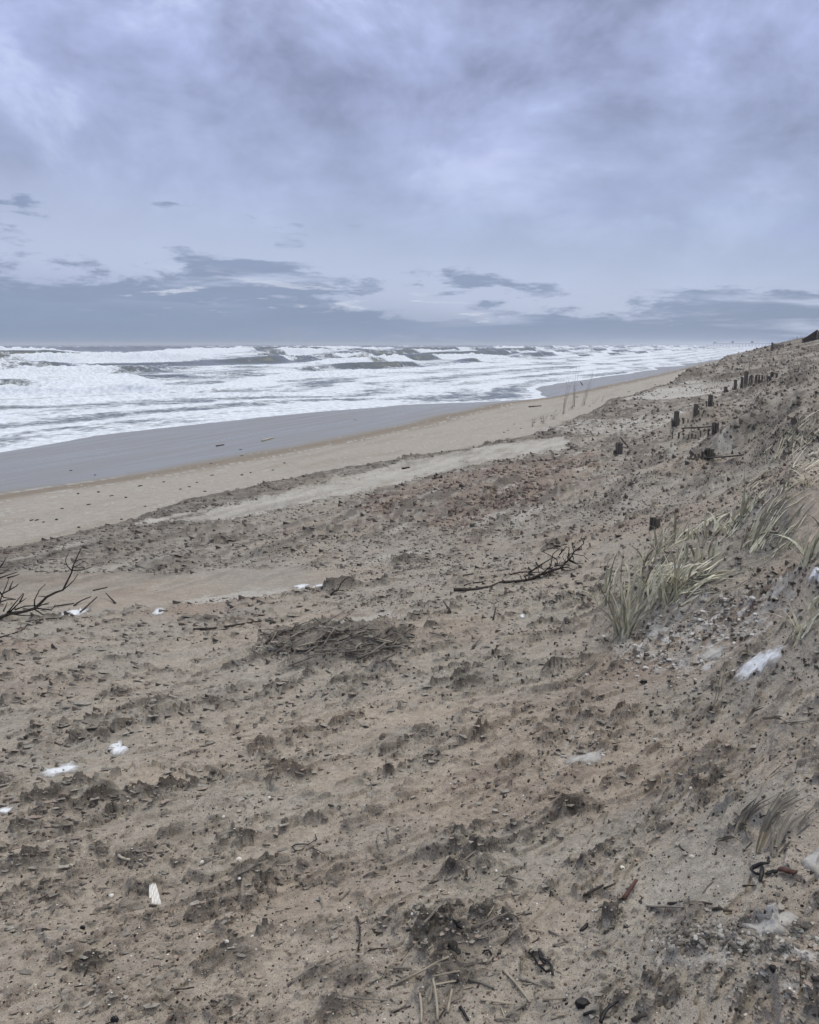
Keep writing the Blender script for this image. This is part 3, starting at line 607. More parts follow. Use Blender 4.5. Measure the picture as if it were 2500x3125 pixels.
def scatter(name, X, Y, Z, S, ROT, TINT, tm, matl, label, cat, squash=(1, 1, 1), sink=.2, kind='stuff', smooth=False):
    Vs, Fs, Cs = [], [], []; off = 0; ti = rng.integers(0, len(tm), len(X)); sq = np.array(squash)
    for q in range(len(tm)):
        I = np.where(ti == q)[0]
        if not len(I): continue
        V, Fc = tm[q]; c, s_ = np.cos(ROT[I]), np.sin(ROT[I]); W_ = V[None] * sq * S[I, None, None] * (1 + .35 * (rng.random((len(I), 1, 3)) - .5))
        P_ = np.stack([W_[..., 0] * c[:, None] - W_[..., 1] * s_[:, None] + X[I, None], W_[..., 0] * s_[:, None] + W_[..., 1] * c[:, None] + Y[I, None], W_[..., 2] + Z[I, None] + (S[I] * sq[2] * (1 - sink * 2))[:, None]], -1)
        Vs.append(P_.reshape(-1, 3)); Fs.append((Fc[None] + (np.arange(len(I)) * len(V))[:, None, None] + off).reshape(-1, 3)); Cs.append(np.repeat(TINT[I], len(V), 0)); off += len(I) * len(V)
    o = mesh_np(name, np.concatenate(Vs), np.concatenate(Fs), matl, (('tint', 'FLOAT_COLOR', np.concatenate(Cs)),), smooth); tag(o, label, cat, kind=kind); return o
M_T = tinted('crumb'); M_TS = tinted('shell_grit', .55); M_TI = tinted('ice_crumb', .6)
def wind_angle(r): return .38 + .5 * (1 - ss(2, 8, r))
def pal(cols, n, j=.15): c = np.array(cols)[rng.integers(0, len(cols), n)]; return c * (1 + j * (rng.random((n, 1)) * 2 - 1))
# clods of damp sand: dense where the wind has cut the surface
N = 80000
px = rng.uniform(-30, 2530, N); py = 1050 + (3150 - 1050) * rng.random(N) ** 1.2
X, Y, Z, ok = Gv(px, py); s, t = st(X, Y); r = np.hypot(X, Y)
fld = fields(X, Y); cl = .8 * fld[6] + .2 * fld[4] + .45 * gn(X / .3, Y / .2, 977) + .35 * rng.standard_normal(N) - .02
flat = poly_mask(X, Y, SMOOTH, 1.75, .02, 11) + .8 * poly_mask(X, Y, PALE1, 1.47, .012, 12, .6) + poly_mask(X, Y, HUMPTAN, 3.75, .015, 16) + poly_mask(X, Y, PALE2, 1.95, .01, 13, .3)
for pl in TANS: flat = flat + poly_mask(X, Y, pl, 2.95, .09, 30)
k1 = ok & (t > tt(s) + .1) & (cl > .0) & (flat < .5) & (r < 170)
X, Y, Z, r, t1 = X[k1], Y[k1], Z[k1], r[k1], t[k1] - tt(s[k1]); n = len(X)
S = r / 2500. * (1.2 + 9.5 * rng.random(n) ** 5.5); S = np.minimum(S, np.maximum(.07, r * .0022))
T0 = pal([(.1, .092, .08), (.16, .147, .128), (.23, .212, .185), (.16, .125, .105), (.075, .069, .06), (.32, .298, .26)], n)
scatter('sand_clods', X, Y, Z, S, wind_angle(r) + .5 * rng.standard_normal(n), T0, wedges(12), M_T, 'crumbled damp sand clods strewn over the wind-carved dune apron', 'sand clods', (1.3, .95, .85), .5)
# flat upturned flakes further off
N = 60000; px = rng.uniform(0, 2530, N); py = rng.uniform(1050, 1850, N); X, Y, Z, ok = Gv(px, py); s, t = st(X, Y); r = np.hypot(X, Y)
cl = gn(X / 1.3, Y / 1.9, 655) + .5 * gn(X / .4, Y / .4, 656); k1 = ok & (t > tt(s) + .05) & (r > 6) & (r < 170) & (cl + .5 * gn(X / .12, Y / .3, 657) > -.12) & (poly_mask(X, Y, SMOOTH, 1.75, .02, 11) < .5) & (poly_mask(X, Y, PALE1, 1.47, .012, 12, .6) < .5)
X, Y, Z, r = X[k1], Y[k1], Z[k1], r[k1]; n = len(X); rdz = poly_mask(X, Y, REDZ, 1.75, .05, 15, .7) > .5; S = np.minimum(r / 2500. * (1.4 + 4.8 * rng.random(n) ** 4) * (1 + .35 * rdz), np.maximum(.12, r * .0022))
scatter('sand_flakes', X, Y, Z, S, .3 + .5 * rng.standard_normal(n), np.where(rdz[:, None], pal([(.13, .095, .08), (.2, .15, .125), (.27, .21, .18), (.1, .078, .066)], n), pal([(.08, .073, .064), (.13, .12, .104), (.16, .128, .11), (.25, .232, .205), (.34, .315, .275)], n)), wedges(12), M_T, 'dark flakes of crusted sand standing up on the middle of the apron', 'sand flakes', (1.5, .75, .7), .5)
# thin crust plates lifted at the windward edge
def plates(n):
    out = []
    for s_ in range(n):
        rr = random.Random(300 + s_); k = 7; V = []; t_ = rr.uniform(.18, .42)
        rad = [rr.uniform(.6, 1.15) for _ in range(k)]
        for dz in (-.07, .07):
            for j in range(k):
                th = 2 * math.pi * j / k; x = 1.5 * math.cos(th) * rad[j]; y = .8 * math.sin(th) * rad[j]; V.append((x, y, dz - x * t_ + .12 * math.sin(3 * th)))
        V.append((0, 0, .02 - .0)); V.append((0, 0, .13)); Fc = []
        for j in range(k):
            j2 = (j + 1) % k; Fc += [(j, j2, k + j2), (j, k + j2, k + j), (2 * k + 1, k + j, k + j2), (2 * k, j2, j)]
        out.append((np.array(V), np.array(Fc)))
    return out
N = 9000; px = rng.uniform(-20, 2520, N); py = rng.uniform(1560, 3140, N); X, Y, Z, ok = Gv(px, py); fld = fields(X, Y); s, t = st(X, Y); r = np.hypot(X, Y)
k1 = ok & (t > tt(s) + .3) & (r < 14) & (fld[6] + .35 * rng.standard_normal(N) > .12) & (poly_mask(X, Y, SMOOTH, 1.75, .02, 11) + poly_mask(X, Y, HUMPTAN, 3.75, .015, 16) + poly_mask(X, Y, SLAB, 0, .02, 71, 2.) < .5)
X, Y, Z, r = X[k1], Y[k1], Z[k1], r[k1]; n = len(X); S = np.minimum(r / 2500. * (3 + 13 * rng.random(n) ** 3), .05)
scatter('crust_plates', X, Y, Z, S, wind_angle(r) + .35 * rng.standard_normal(n), pal([(.24, .225, .195), (.3, .28, .245), (.2, .185, .16), (.27, .225, .19)], n, .12), plates(10), M_T, 'thin grey crusts of sand lifted by the wind across the foreground', 'sand crusts', (1, 1, 1), .42)
# pebbles and grit in the foreground
N = 7000; px = rng.uniform(-20, 2520, N); py = rng.uniform(1900, 3150, N); X, Y, Z, ok = Gv(px, py); r = np.hypot(X, Y); cl = gn(X / .6, Y / .35, 301); k1 = ok & (cl > -.35) & (r < 7)
X, Y, Z, r = X[k1], Y[k1], Z[k1], r[k1]; n = len(X); S = .0012 + .0032 * rng.random(n) ** 3 + r * .0001
scatter('pebbles', X, Y, Z, S, rng.uniform(0, 6.3, n), pal([(.02, .018, .016), (.045, .035, .03), (.15, .09, .065), (.2, .15, .12), (.09, .075, .065), (.3, .26, .22), (.42, .4, .37)], n), templates(6, 6, .2), M_T, 'fine dark and tan pebbles and grit in the foreground sand', 'pebbles', (1.1, .9, .7), .25, smooth=True)
# broken pale crust and ice crumbs
def patch_scatter(name, regs, label, cat, pl, mt, sz):
    xs, ys = [], []
    for (cx, cy, rx, ry, n_) in regs:
        xs.append(cx + rx * rng.standard_normal(n_) * .55); ys.append(cy + ry * rng.standard_normal(n_) * .55)
    px, py = np.concatenate(xs), np.concatenate(ys); X, Y, Z, ok = Gv(px, py); k1 = ok & (px < 2560); X, Y, Z = X[k1], Y[k1], Z[k1]; n = len(X); r = np.hypot(X, Y)
    S = r / 2500 * (sz[0] + sz[1] * rng.random(n) ** 3)
    scatter(name, X, Y, Z, S, rng.uniform(0, 6.3, n), pal(pl, n), templates(6, 7, .3), mt, label, cat, (1.25, 1, .55), .25)
patch_scatter('ice_crumbs', [(2130, 1925, 200, 50, 260), (2200, 1890, 150, 40, 130), (2040, 2010, 150, 50, 130), (2250, 1840, 150, 30, 80), (1790, 2310, 60, 20, 30), (1980, 2060, 200, 60, 80)], 'pale icy crumbs of snow and sand beside the windswept grass clump', 'ice crumbs',
    [(.34, .32, .29), (.45, .44, .41), (.27, .25, .225), (.52, .51, .48), (.2, .185, .165)], M_TI, (1.5, 7))
patch_scatter('crust_rubble', [(2150, 2850, 150, 30, 260), (2330, 2880, 180, 60, 360), (2050, 2860, 120, 50, 120), (2300, 2990, 200, 60, 160)], 'grey and white broken crust rubble in the lower right corner', 'crust rubble',
    [(.2, .187, .165), (.15, .138, .12), (.36, .35, .32), (.1, .092, .08), (.26, .243, .215)], M_T, (1.5, 9))

# ------------------------------------------------------------------ fence remains in the sand
def PXS(px, py): p = G(px, py); return p, np.hypot(p[0], p[1]) / 2500. * 1.02
def post(px, py, h, w_, label, name='fence_post', cat='fence post', group='old fence posts standing in the eroded sand', rz=.5, tilt=(0, 0), depth=1.0, split=False):
    p, k = PXS(px, py); hh = h * k * 1.12; ww = w_ * k * .74; m = MB()
    m.box(p + (0, 0, hh / 2 - .12), (ww, ww * depth, hh + .24), rz, tilt, ww * .04)
    if split: m.box(p + (ww * .62, ww * .1, hh * .28 - .1), (ww * .22, ww * .5, hh * .56 + .2), rz, tilt, ww * .04)
    # weathered top: a raised splinter
    m.box(p + (-ww * .2, 0, hh + ww * .04), (ww * .5, ww * .6 * depth, ww * .16), rz, tilt, ww * .05)
    o = m.build(name, M_POST, None, False, p); tag(o, label, cat, group); return o
GP = 'old fence posts standing in the eroded sand'
post(2063, 1300, 37, 14, 'dark square post, tallest of the three stepping down to the nearer slat row', split=True)
post(2123, 1265, 26, 12, 'dark square post, middle one between two other lone posts')
post(2167, 1240, 28, 12, 'dark square post with thin slats at its foot, just below the pale sand flat')
post(2214, 1198, 14, 9, 'short dark stub at the near edge of the pale sand flat')
post(2243, 1190, 25, 8, 'dark post against the pale sand, second stub from the tall one', split=True)
post(2263, 1185, 27, 7, 'narrow dark post just left of the tallest post of the slat row')
post(2275, 1181, 37, 10, 'tallest dark post, at the left end of the long slat row')
post(2347, 1164, 12, 9, 'low dark block at the far end of the long slat row')
post(2356, 1151, 12, 9, 'dark post top just beyond the long slat row')
post(2370, 1152, 10, 6, 'smallest far post top beyond the slat row')
post(2182, 1323, 26, 18, 'wide dark post with broken slats on both sides, in the nearer slat row', rz=.35)
post(1888, 1386, 29, 19, 'stubby square post beside the leaning plank', rz=.3, split=True)
post(2163, 1394, 20, 25, 'wide splintered post nearest the flat boards', rz=.2, split=True)
post(1998, 1612, 27, 33, 'nearest block-like post stump left of the grassy ridge', rz=.75, depth=.9)
post(2425, 1290, 10, 20, 'low isolated post stump on the right slope', rz=.3)
# slats: first of the kind, then copies scaled to each height
def slat_mesh():
    m = MB(); m.box((0, 0, .5), (.04, .012, 1.0), 0, (.0, .0), .002); m.box((.006, 0, 1.01), (.022, .010, .05), 0, (0, 0), .003); return m
proto = slat_mesh().build('slat_stump', M_POST, None, False, (0, 0, 0)); proto_used = [False]
def slat(px, py, h, label, group, w_=3.6, name='slat_stump'):
    p, k = PXS(px, py)
    if proto_used[0]: o = proto.copy(); C.objects.link(o)
    else: o = proto; proto_used[0] = True
    o.name = name; o.location = p - (0, 0, .06); o.scale = (max(.6, 1.5 * w_ * k / .04), max(.6, 1.5 * w_ * k / .04), h * k + .06); o.rotation_euler = (random.uniform(-.06, .06), random.uniform(-.07, .07), .9 + random.uniform(-.3, .3)); tag(o, label, 'slat stump', group); return o
for i in range(13):
    q = i / 12; slat(2285 + 60 * q ** .85, 1178 - 17 * q, 30 - 17 * q + random.uniform(-2, 1), 'thin dark slat in the long row running right from the tallest post', 'slats of the long buried row', 3.8 - 1.2 * q)
for x_, y_, h_ in ((2053, 1303, 18), (2161, 1330, 20), (2139, 1334, 18), (2122, 1339, 12), (2112, 1338, 14), (2101, 1339, 13), (2087, 1338, 16), (2071, 1338, 17), (2053, 1338, 20), (2199, 1324, 12), (2219, 1325, 8), (2212, 1326, 6)):
    slat(x_, y_, h_, 'broken slat stump in the nearer row beside the wide dark post', 'broken slats of the nearer row', 4.4)
for x_, y_, h_ in ((2086, 1292, 12), (2100, 1290, 9), (2115, 1287, 6), (2072, 1296, 17)):
    slat(x_, y_, h_, 'slat stub at the foot of the tallest lone post', 'slat stubs by the tallest lone post', 4)
for x_, y_, h_ in ((2133, 1262, 9), (2146, 1262, 8), (2118, 1264, 14)):
    slat(x_, y_, h_, 'slat stub at the foot of the middle lone post', 'slat stubs by the middle lone post', 4)
for x_, y_, h_ in ((2156, 1241, 15), (2178, 1239, 11), (2189, 1240, 8), (2200, 1240, 7)):
    slat(x_, y_, h_, 'slat stub beside the post below the pale sand flat', 'slat stubs below the pale flat', 3.6)
for x_, y_, h_ in ((2133, 1397, 12), (2143, 1397, 17), (2152, 1396, 21), (2180, 1394, 10), (2121, 1396, 9)):
    slat(x_, y_, h_, 'splintered slat against the wide post near the flat boards', 'slats at the wide splintered post', 6)
for x_, y_, h_ in ((1875, 1387, 12), (1917, 1386, 7), (1939, 1386, 6)):
    slat(x_, y_, h_, 'short slat stub beside the stubby post with the leaning plank', 'slat stubs by the stubby post', 6)
def stick(a, b, r0, r1=None, bend=.0, matl=None, lift=.3, name='reed_stalk', label='', cat='reed stalk', group=None, flat=1.0, n=5, up=0., parent=None, k=6):
    """a stick lying on the sand between two seen points; up raises its far end"""
    A0 = G(*a); B0 = G(*b); r1 = r0 if r1 is None else r1; Pn = []; d = B0 - A0; L_ = np.linalg.norm(d[:2]) + 1e-6; nrm = np.array((-d[1], d[0], 0)) / L_
    for i in range(n):
        q = i / (n - 1); p = A0 + d * q + nrm * bend * L_ * math.sin(q * math.pi); g_ = float(H(p[0], p[1])); p[2] = max(p[2], g_) + lift * max(r0, r1) + up * q; Pn.append(p)
    if L_ > .05:
        zs = [p[2] for p in Pn]                        # stiff: rest on the two highest contacts, keep it nearly straight
        for i in range(n): q = i / (n - 1); Pn[i][2] = .35 * zs[i] + .65 * max(zs[0] * (1 - q) + zs[-1] * q, 0 * zs[i])
    m = MB(); m.tube(Pn, [r0 + (r1 - r0) * i / (n - 1) for i in range(n)], k, flat)
    o = m.build(name, matl or M_REED, parent, True); 
    if parent is None: tag(o, label, cat, group)
    return o
def S_(c, o, k): return [(o[0] + k * x, o[1] + k * y) for x, y in c]
# leaning plank
p, k = PXS(1922, 1364); m = MB(); q0 = p + (0, 0, -.05); q1 = at_y(1893, 1334, p[1]); q1 = np.array(q1)
m.tube([q0, q1], [.055, .055], 4, .35); m.tube([q0 + (.05, .02, -.02), q1 + (.055, .02, -.05)], [.03, .03], 4, .4); o = m.build('leaning_plank', M_POST, None, False); tag(o, 'weathered plank leaning out of the sand behind the stubby post', 'plank')
for i, (a, b, l) in enumerate((((2160, 1400), (2330, 1388), 'long flat board lying just below the wide splintered post'), ((2010, 1412), (2130, 1404), 'thin flat board lying left of the wide splintered post'), ((2080, 1308), (2180, 1302), 'half-buried board between the tallest lone post and the nearer slat row'))):
    stick(a, b, .035, .03, 0, M_POST, .4, 'flat_board', l, 'board', 'half-buried flat boards', .35, k=4)

# ------------------------------------------------------------------ driftwood and branches
def branch(name, root_px, main, twigs, r0, label, cat, spread=.25, matl=None, extra=0):
    """main limb and twigs given as seen outlines at the root's distance, each with its own depth"""
    p0 = G(*root_px); Y0 = p0[1]; matl = matl or M_BARK; root = [None]
    def path(pl, off, dd):
        out = []
        for i, (x_, y_) in enumerate(pl):
            q = i / max(1, len(pl) - 1); v = np.array(at_y(x_, y_, Y0 + off + dd * q)); v[2] = max(v[2], float(H(v[0], v[1])) + .006); out.append(v)
        return out
    P_ = path(main, 0, spread * .4); m = MB(); rs = [r0 * (1 - .75 * i / (len(P_) - 1)) for i in range(len(P_))]
    m.tube(P_, rs, 7); o = m.build(name, matl); tag(o, label, cat)
    for tw in twigs:
        # join the twig to the depth of the main limb point nearest its start
        j = min(range(len(main)), key=lambda i: (main[i][0] - tw[0][0]) ** 2 + (main[i][1] - tw[0][1]) ** 2)
        off = P_[j][1] - Y0 if j or math.hypot(main[j][0] - tw[0][0], main[j][1] - tw[0][1]) < 40 else random.uniform(-.1, .1)
        tp = path(tw, off, random.uniform(-spread, spread)); m2 = MB(); rr = max(.0034, r0 * .5 * (1 - .4 * j / len(main)))
        m2.tube(tp, [rr * (1 - .6 * i / max(1, len(tp) - 1)) for i in range(len(tp))], 5); c2 = m2.build('twig', matl, o)
    for j in range(len(main) // 2, len(main)):
        for _ in range(extra):
            a_ = math.radians(random.uniform(-10, 150)); L_ = random.uniform(18, 48); x0, y0 = main[j]; tw = [(x0, y0), (x0 + L_ * .5 * math.cos(a_), y0 - L_ * .5 * math.sin(a_)), (x0 + L_ * math.cos(a_ - .4), y0 - L_ * math.sin(a_ - .4) * .8)]
            tp = path(tw, P_[j][1] - Y0, random.uniform(-.15, .1)); m2 = MB(); m2.tube(tp, [.0045, .003, .0015], 5); m2.build('twig', matl, o)
    return o
K3 = lambda c: S_(c, (1300, 1600), .3768)
branch('fallen_branch', (1560, 1782), K3([(225, 530), (380, 531), (520, 520), (610, 492), (700, 470), (820, 460), (920, 410), (1010, 380), (1090, 355), (1130, 310), (1165, 285), (1200, 225), (1280, 155)]),
 [K3(q) for q in ([(820, 460), (800, 425), (860, 390), (980, 385), (1060, 350)], [(860, 450), (960, 400), (1090, 362)], [(680, 408), (760, 388), (830, 385), (940, 340), (920, 330)], [(830, 400), (900, 345), (1010, 280), (1025, 262), (935, 215)], [(1020, 262), (1060, 285), (1070, 330)],
  [(930, 408), (1010, 340), (1030, 240), (1090, 190)], [(1090, 355), (1130, 385), (1210, 428)], [(1100, 350), (1160, 350), (1170, 362)], [(1150, 290), (1200, 315), (1235, 352)], [(1170, 290), (1220, 315), (1275, 328)], [(1150, 290), (1150, 240), (1190, 240), (1280, 255), (1318, 292)],
  [(1080, 250), (1120, 200), (1140, 180)], [(1150, 290), (1158, 230), (1160, 190), (1130, 180)], [(1240, 190), (1260, 180), (1262, 208)], [(1190, 260), (1200, 300)], [(820, 460), (880, 470), (950, 492)], [(830, 460), (920, 470), (1000, 476)], [(765, 420), (780, 458)], [(890, 305), (905, 330), (950, 365), (990, 350)], [(980, 200), (1030, 190), (1080, 200)], [(1040, 340), (1100, 330), (1170, 320)])],
 .021, 'dark forked fallen branch with bare twigs lying in mid-ground left of the grass clump', 'branch', .28, None, 3)
K1 = lambda c: S_(c, (0, 1650), .3768)
branch('dead_bush', (20, 1895), K1([(-60, 660), (0, 635), (80, 590), (180, 578), (280, 550), (330, 505), (380, 455), (450, 420), (510, 400), (545, 330), (580, 260), (595, 200), (625, 130), (660, 60)]),
 [K1(q) for q in ([(510, 400), (560, 360), (600, 320), (630, 270)], [(580, 240), (545, 205), (530, 160), (555, 100)], [(585, 240), (650, 240), (700, 228), (750, 210)], [(600, 215), (655, 185)], [(610, 170), (640, 155), (682, 145)], [(280, 545), (280, 480), (320, 400), (370, 350)], [(380, 455), (310, 450)], [(280, 550), (340, 520), (400, 500)], [(280, 555), (350, 600), (420, 612)],
  [(80, 590), (180, 605), (270, 630)], [(60, 585), (120, 510), (190, 425)], [(80, 580), (150, 510), (215, 465)], [(-20, 600), (10, 460), (50, 370), (75, 300)], [(-20, 310), (60, 280), (140, 255)], [(-20, 245), (20, 190), (50, 140)], [(-10, 500), (60, 478), (130, 475)], [(0, 415), (30, 460), (130, 475)], [(30, 570), (60, 500)], [(280, 545), (420, 562), (450, 520)],
  [(20, 430), (80, 400), (130, 370), (150, 350)], [(75, 405), (90, 360), (108, 325)], [(60, 300), (120, 285), (160, 270)], [(-20, 270), (30, 260), (70, 225)], [(0, 90), (-20, 120)], [(160, 500), (190, 440), (195, 430)], [(120, 560), (200, 530), (300, 525), (400, 512)])],
 .02, 'bare dead bush of spiky dark twigs at the left edge of the photo', 'dead bush', .35)
K2 = lambda c: S_(c, (700, 1650), .3768)
branch('arched_twig', (1012, 1818), K2([(820, 452), (850, 410), (880, 400), (905, 345), (940, 310), (965, 296), (1012, 315), (988, 352)]), [K2([(820, 450), (880, 432), (955, 430)]), K2([(880, 402), (935, 402)]), K2([(965, 296), (985, 306)])], .011, 'thin dark twig bent into an arch above the sand, upper middle', 'twig', .1)
K2b = lambda q: (700 + .3768 * q[0], 1650 + .3768 * q[1])
def crooked(name, pl, r0, label, cat, matl=None, group=None, lift=.6, flat=1.0, r1=None, raise_=()):
    P_ = []
    for i, q in enumerate(pl):
        v = G(*q); v[2] += lift * r0 + (raise_[i] if i < len(raise_) else 0); P_.append(v)
    m = MB(); n_ = len(P_); r1 = r0 * .5 if r1 is None else r1; m.tube(P_, [r0 + (r1 - r0) * i / (n_ - 1) for i in range(n_)], 7, flat); o = m.build(name, matl or M_BARK); tag(o, label, cat, group); return o
crooked('root_stick', [(590, 1924), (650, 1922), (690, 1916), (740, 1908), (775, 1902), (822, 1898), (842, 1903)], .011, 'long wavy brown root lying flat, left of the reed heap', 'root', group='wavy roots', lift=1.2)
crooked('root_stick', [K2b(q) for q in ((300, 842), (345, 800), (370, 790), (440, 752), (510, 735), (545, 682))], .011, 'shorter curved root touching the left side of the reed heap', 'root', group='wavy roots', lift=1.2)
stick(*[K1([q])[0] for q in ((755, 408), (870, 381))], .009, .006, 0, M_BARK, .8, 'dark_stick', 'short straight dark stick on the smooth grey sand right of the dead bush', 'stick', None)
stick(*[K1([q])[0] for q in ((935, 512), (860, 462))], .012, .006, 0, M_BARK, .8, 'dark_stick', 'stubby dark stick with a raised tip below the smooth grey sand', 'stick', None, up=.05)
stick(*[K1([q])[0] for q in ((440, 538), (600, 512))], .010, .006, 0, M_BARK, .8, 'dark_stick', 'dark stick just right of the dead bush, left one of two', 'stick', None)
stick(*[K1([q])[0] for q in ((600, 532), (740, 492))], .010, .006, .08, M_BARK, .8, 'dark_stick', 'bent dark stick just right of the dead bush, right one of two', 'stick', None, up=.05)
stick(*[K1([q])[0] for q in ((650, 590), (790, 496))], .012, .007, 0, M_BARK, .9, 'dark_stick', 'dark stick slanting up over the white snow scraps by the dead bush', 'stick', None, up=.05)
stick(*[K1([q])[0] for q in ((210, 665), (500, 632))], .011, .006, .04, M_BARK, .8, 'dark_stick', 'long dark stick lying under the dead bush', 'stick', None)
stick(*[K1([q])[0] for q in ((0, 788), (215, 690))], .008, .005, -.1, M_BARK, .8, 'dark_stick', 'thin curved stick at the left edge below the dead bush', 'stick', None)
stick(*[K3([q])[0] for q in ((310, 500), (465, 470))], .008, .006, .08, M_BARK, .8, 'dark_stick', 'short thin stick lying behind the thick end of the fallen branch', 'stick', None)
stick(*[K3([q])[0] for q in ((300, 418), (385, 404))], .008, .006, .0, M_BARK, .8, 'dark_stick', 'small dark stick above the thick end of the fallen branch', 'stick', None)
stick(*[K3([q])[0] for q in ((200, 722), (150, 692))], .012, .006, .0, M_BARK, .8, 'dark_stick', 'stubby stick poking up from the sand below the fallen branch', 'stick', None, up=.06)
stick(*[K3([q])[0] for q in ((380, 1004), (455, 940))], .011, .006, .0, M_WRACK, .8, 'dark_stick', 'grey slanting stick between the reed heap and the grass clump', 'stick', None, up=.03)
stick(*[K3([q])[0] for q in ((545, 778), (565, 735))], .008, .006, .0, M_BARK, .8, 'dark_stick', 'tiny upright twig beside a white shell bit, middle of the photo', 'stick', None, up=.06)

# the reed heap, every stalk its own
HG = 'stalks in the reed heap'
for i, (a, b) in enumerate((((620, 890), (825, 685)), ((755, 885), (860, 770)), ((860, 790), (965, 745)), ((985, 765), (1105, 745)), ((980, 790), (1120, 792)), ((1090, 800), (1375, 865)), ((770, 680), (935, 630)), ((890, 670), (1000, 642)), ((745, 682), (690, 660)), ((1040, 965), (1210, 970)), ((1240, 995), (1340, 990)), ((480, 1040), (690, 985)), ((835, 930), (1040, 935)), ((1120, 945), (1270, 900)), ((800, 725), (900, 770)), ((1420, 762), (1495, 762)), ((500, 800), (600, 745)), ((560, 880), (700, 870)), ((1010, 905), (1070, 880)), ((1330, 880), (1425, 940)), ((380, 870), (450, 890)))):
    stick(K2b(a), K2b(b), .010, .008, random.uniform(-.03, .03), random.choice([M_WRACK, M_WRACK, M_REED, M_WRACK]), 1.3 + .5 * (i % 3), 'reed_stalk', 'broken grey reed stalk in the heap left of centre', 'reed stalk', HG, .8, up=random.uniform(0, .07))
for i in range(75):
    th = random.uniform(0, 6.283); q = math.sqrt(random.random()); cx = 1020 + 215 * q * math.cos(th); cy = 1962 + 55 * q * math.sin(th); L_ = random.uniform(25, 85); an = random.gauss(.12, .55)
    stick((cx - L_ / 2 * math.cos(an), cy + L_ / 4 * math.sin(an)), (cx + L_ / 2 * math.cos(an), cy - L_ / 4 * math.sin(an)), random.uniform(.004, .009), .004, random.uniform(-.12, .12), random.choice([M_WRACK, M_WRACK, M_WRACK, M_BARK]), random.uniform(.6, 2.6), 'reed_stalk', 'broken grey reed stalk in the heap left of centre', 'reed stalk', HG, .8, up=random.uniform(-.01, .05), n=4)
# foreground stalks
F7 = lambda q: (1200 + .4058 * q[0], 2600 + .4058 * q[1]); F5 = lambda q: (.7246 * q[0], 2350 + .7246 * q[1]); F6 = lambda q: (1900 + .3478 * q[0], 2600 + .3478 * q[1])
FG = 'straw stalks at the bottom of the photo'
def fstick(f, a, b, label, r0=.0042, matl=None, up=0., bend=0., group=None, name='reed_stalk', cat='reed stalk', lift=1.0, flat=.6): return stick(f(a), f(b), r0, r0 * .75, bend, matl or M_REED, lift, name, label, cat, group, flat, 6, up)
for a, b, l, up in (((0, 1012), (420, 800), 'longest straw stalk slanting up to the right, bottom centre', 0), ((200, 1072), (212, 1294), 'pale stalk standing nearly upright at the bottom edge, leftmost of the upright ones', .0), ((335, 1272), (300, 1018), 'pale straw stalk propped up on end at the bottom edge', .02), ((265, 1145), (302, 1022), 'short straw stalk meeting the propped-up one at its top', .015), ((410, 1215), (442, 1070), 'upright straw stalk crossed by a short flat one', .01), ((415, 1142), (512, 1120), 'short flat stalk crossing the upright one', .006),
    ((830, 898), (1032, 1142), 'wide pale stalk running down to the right, bottom centre', .0), ((655, 1120), (885, 1165), 'thick grey stalk lying flat left of the wide pale one', .004), ((572, 970), (762, 1032), 'grey stalk above the thick flat one', .0), ((550, 988), (592, 900), 'small slanting stalk at the left end of the grey one', .01), ((1125, 1122), (1270, 1120), 'short level straw stalk right of the wide pale one', .003), ((290, 1012), (472, 985), 'tan stalk just over the propped-up stalks', .002),
    ((290, 948), (500, 914), 'dark-edged stalk above the tan one', .004), ((850, 672), (930, 600), 'pale split stalk above the black seaweed, pointing up right', .008), ((590, 582), (860, 484), 'long brown stalk in the lower middle, rising right', .006), ((950, 962), (1122, 1020), 'thin two-toned stalk below the black seaweed', .002), ((970, 830), (965, 932), 'short upright stalk left of the black seaweed', .015), ((1170, 600), (1312, 682), 'grey stalk sloping down right above the black seaweed', .0), ((1030, 590), (1132, 622), 'grey stalk meeting the pale split stalk', .004),
    ((760, 1266), (880, 1272), 'short stalk at the very bottom edge right of centre', .002), ((850, 1252), (1000, 1160), 'stalk rising right from the bottom edge', .006), ((1200, 712), (1300, 690), 'small stub below the sloping grey stalk', .003), ((1572, 508), (1725, 428), 'grey stalk pointing up right toward the dark slab edge', .004), ((1452, 80), (1532, 170), 'grey stalk sloping down right near an oval white shell', .0), ((410, 112), (560, 90), 'flat pale stalk with a bent partner', .002), ((500, 108), (622, 5), 'bent stalk curling up to the right', .004), ((0, 880), (140, 886), 'thin level stalk at lower left of centre', .002), ((1215, 1242), (1300, 1236), 'small pale stalk beside the black twig at the bottom', .002)):
    fstick(F7, a, b, l, .0048 if 'wide' in l or 'long' in l or 'thick' in l else .0036, M_REED if ('pale' in l or 'straw' in l or 'tan' in l) else M_WRACK, up, random.uniform(-.03, .03), FG)
fstick(F7, (220, 562), (380, 430), 'two-toned reed leaning over a dark hollow, lower middle', .0045, M_WRACK, .02, group=FG); fstick(F7, (100, 600), (285, 558), 'dark reed lying below the two-toned one', .0045, M_BARK, .004, group=FG)
fstick(F5, (500, 366), (602, 408), 'smooth pale curved stick like a bone, lower left', .0052, M_BONE, 0, -.06, None, 'pale_stick', 'stick', 1.1, 1.0)
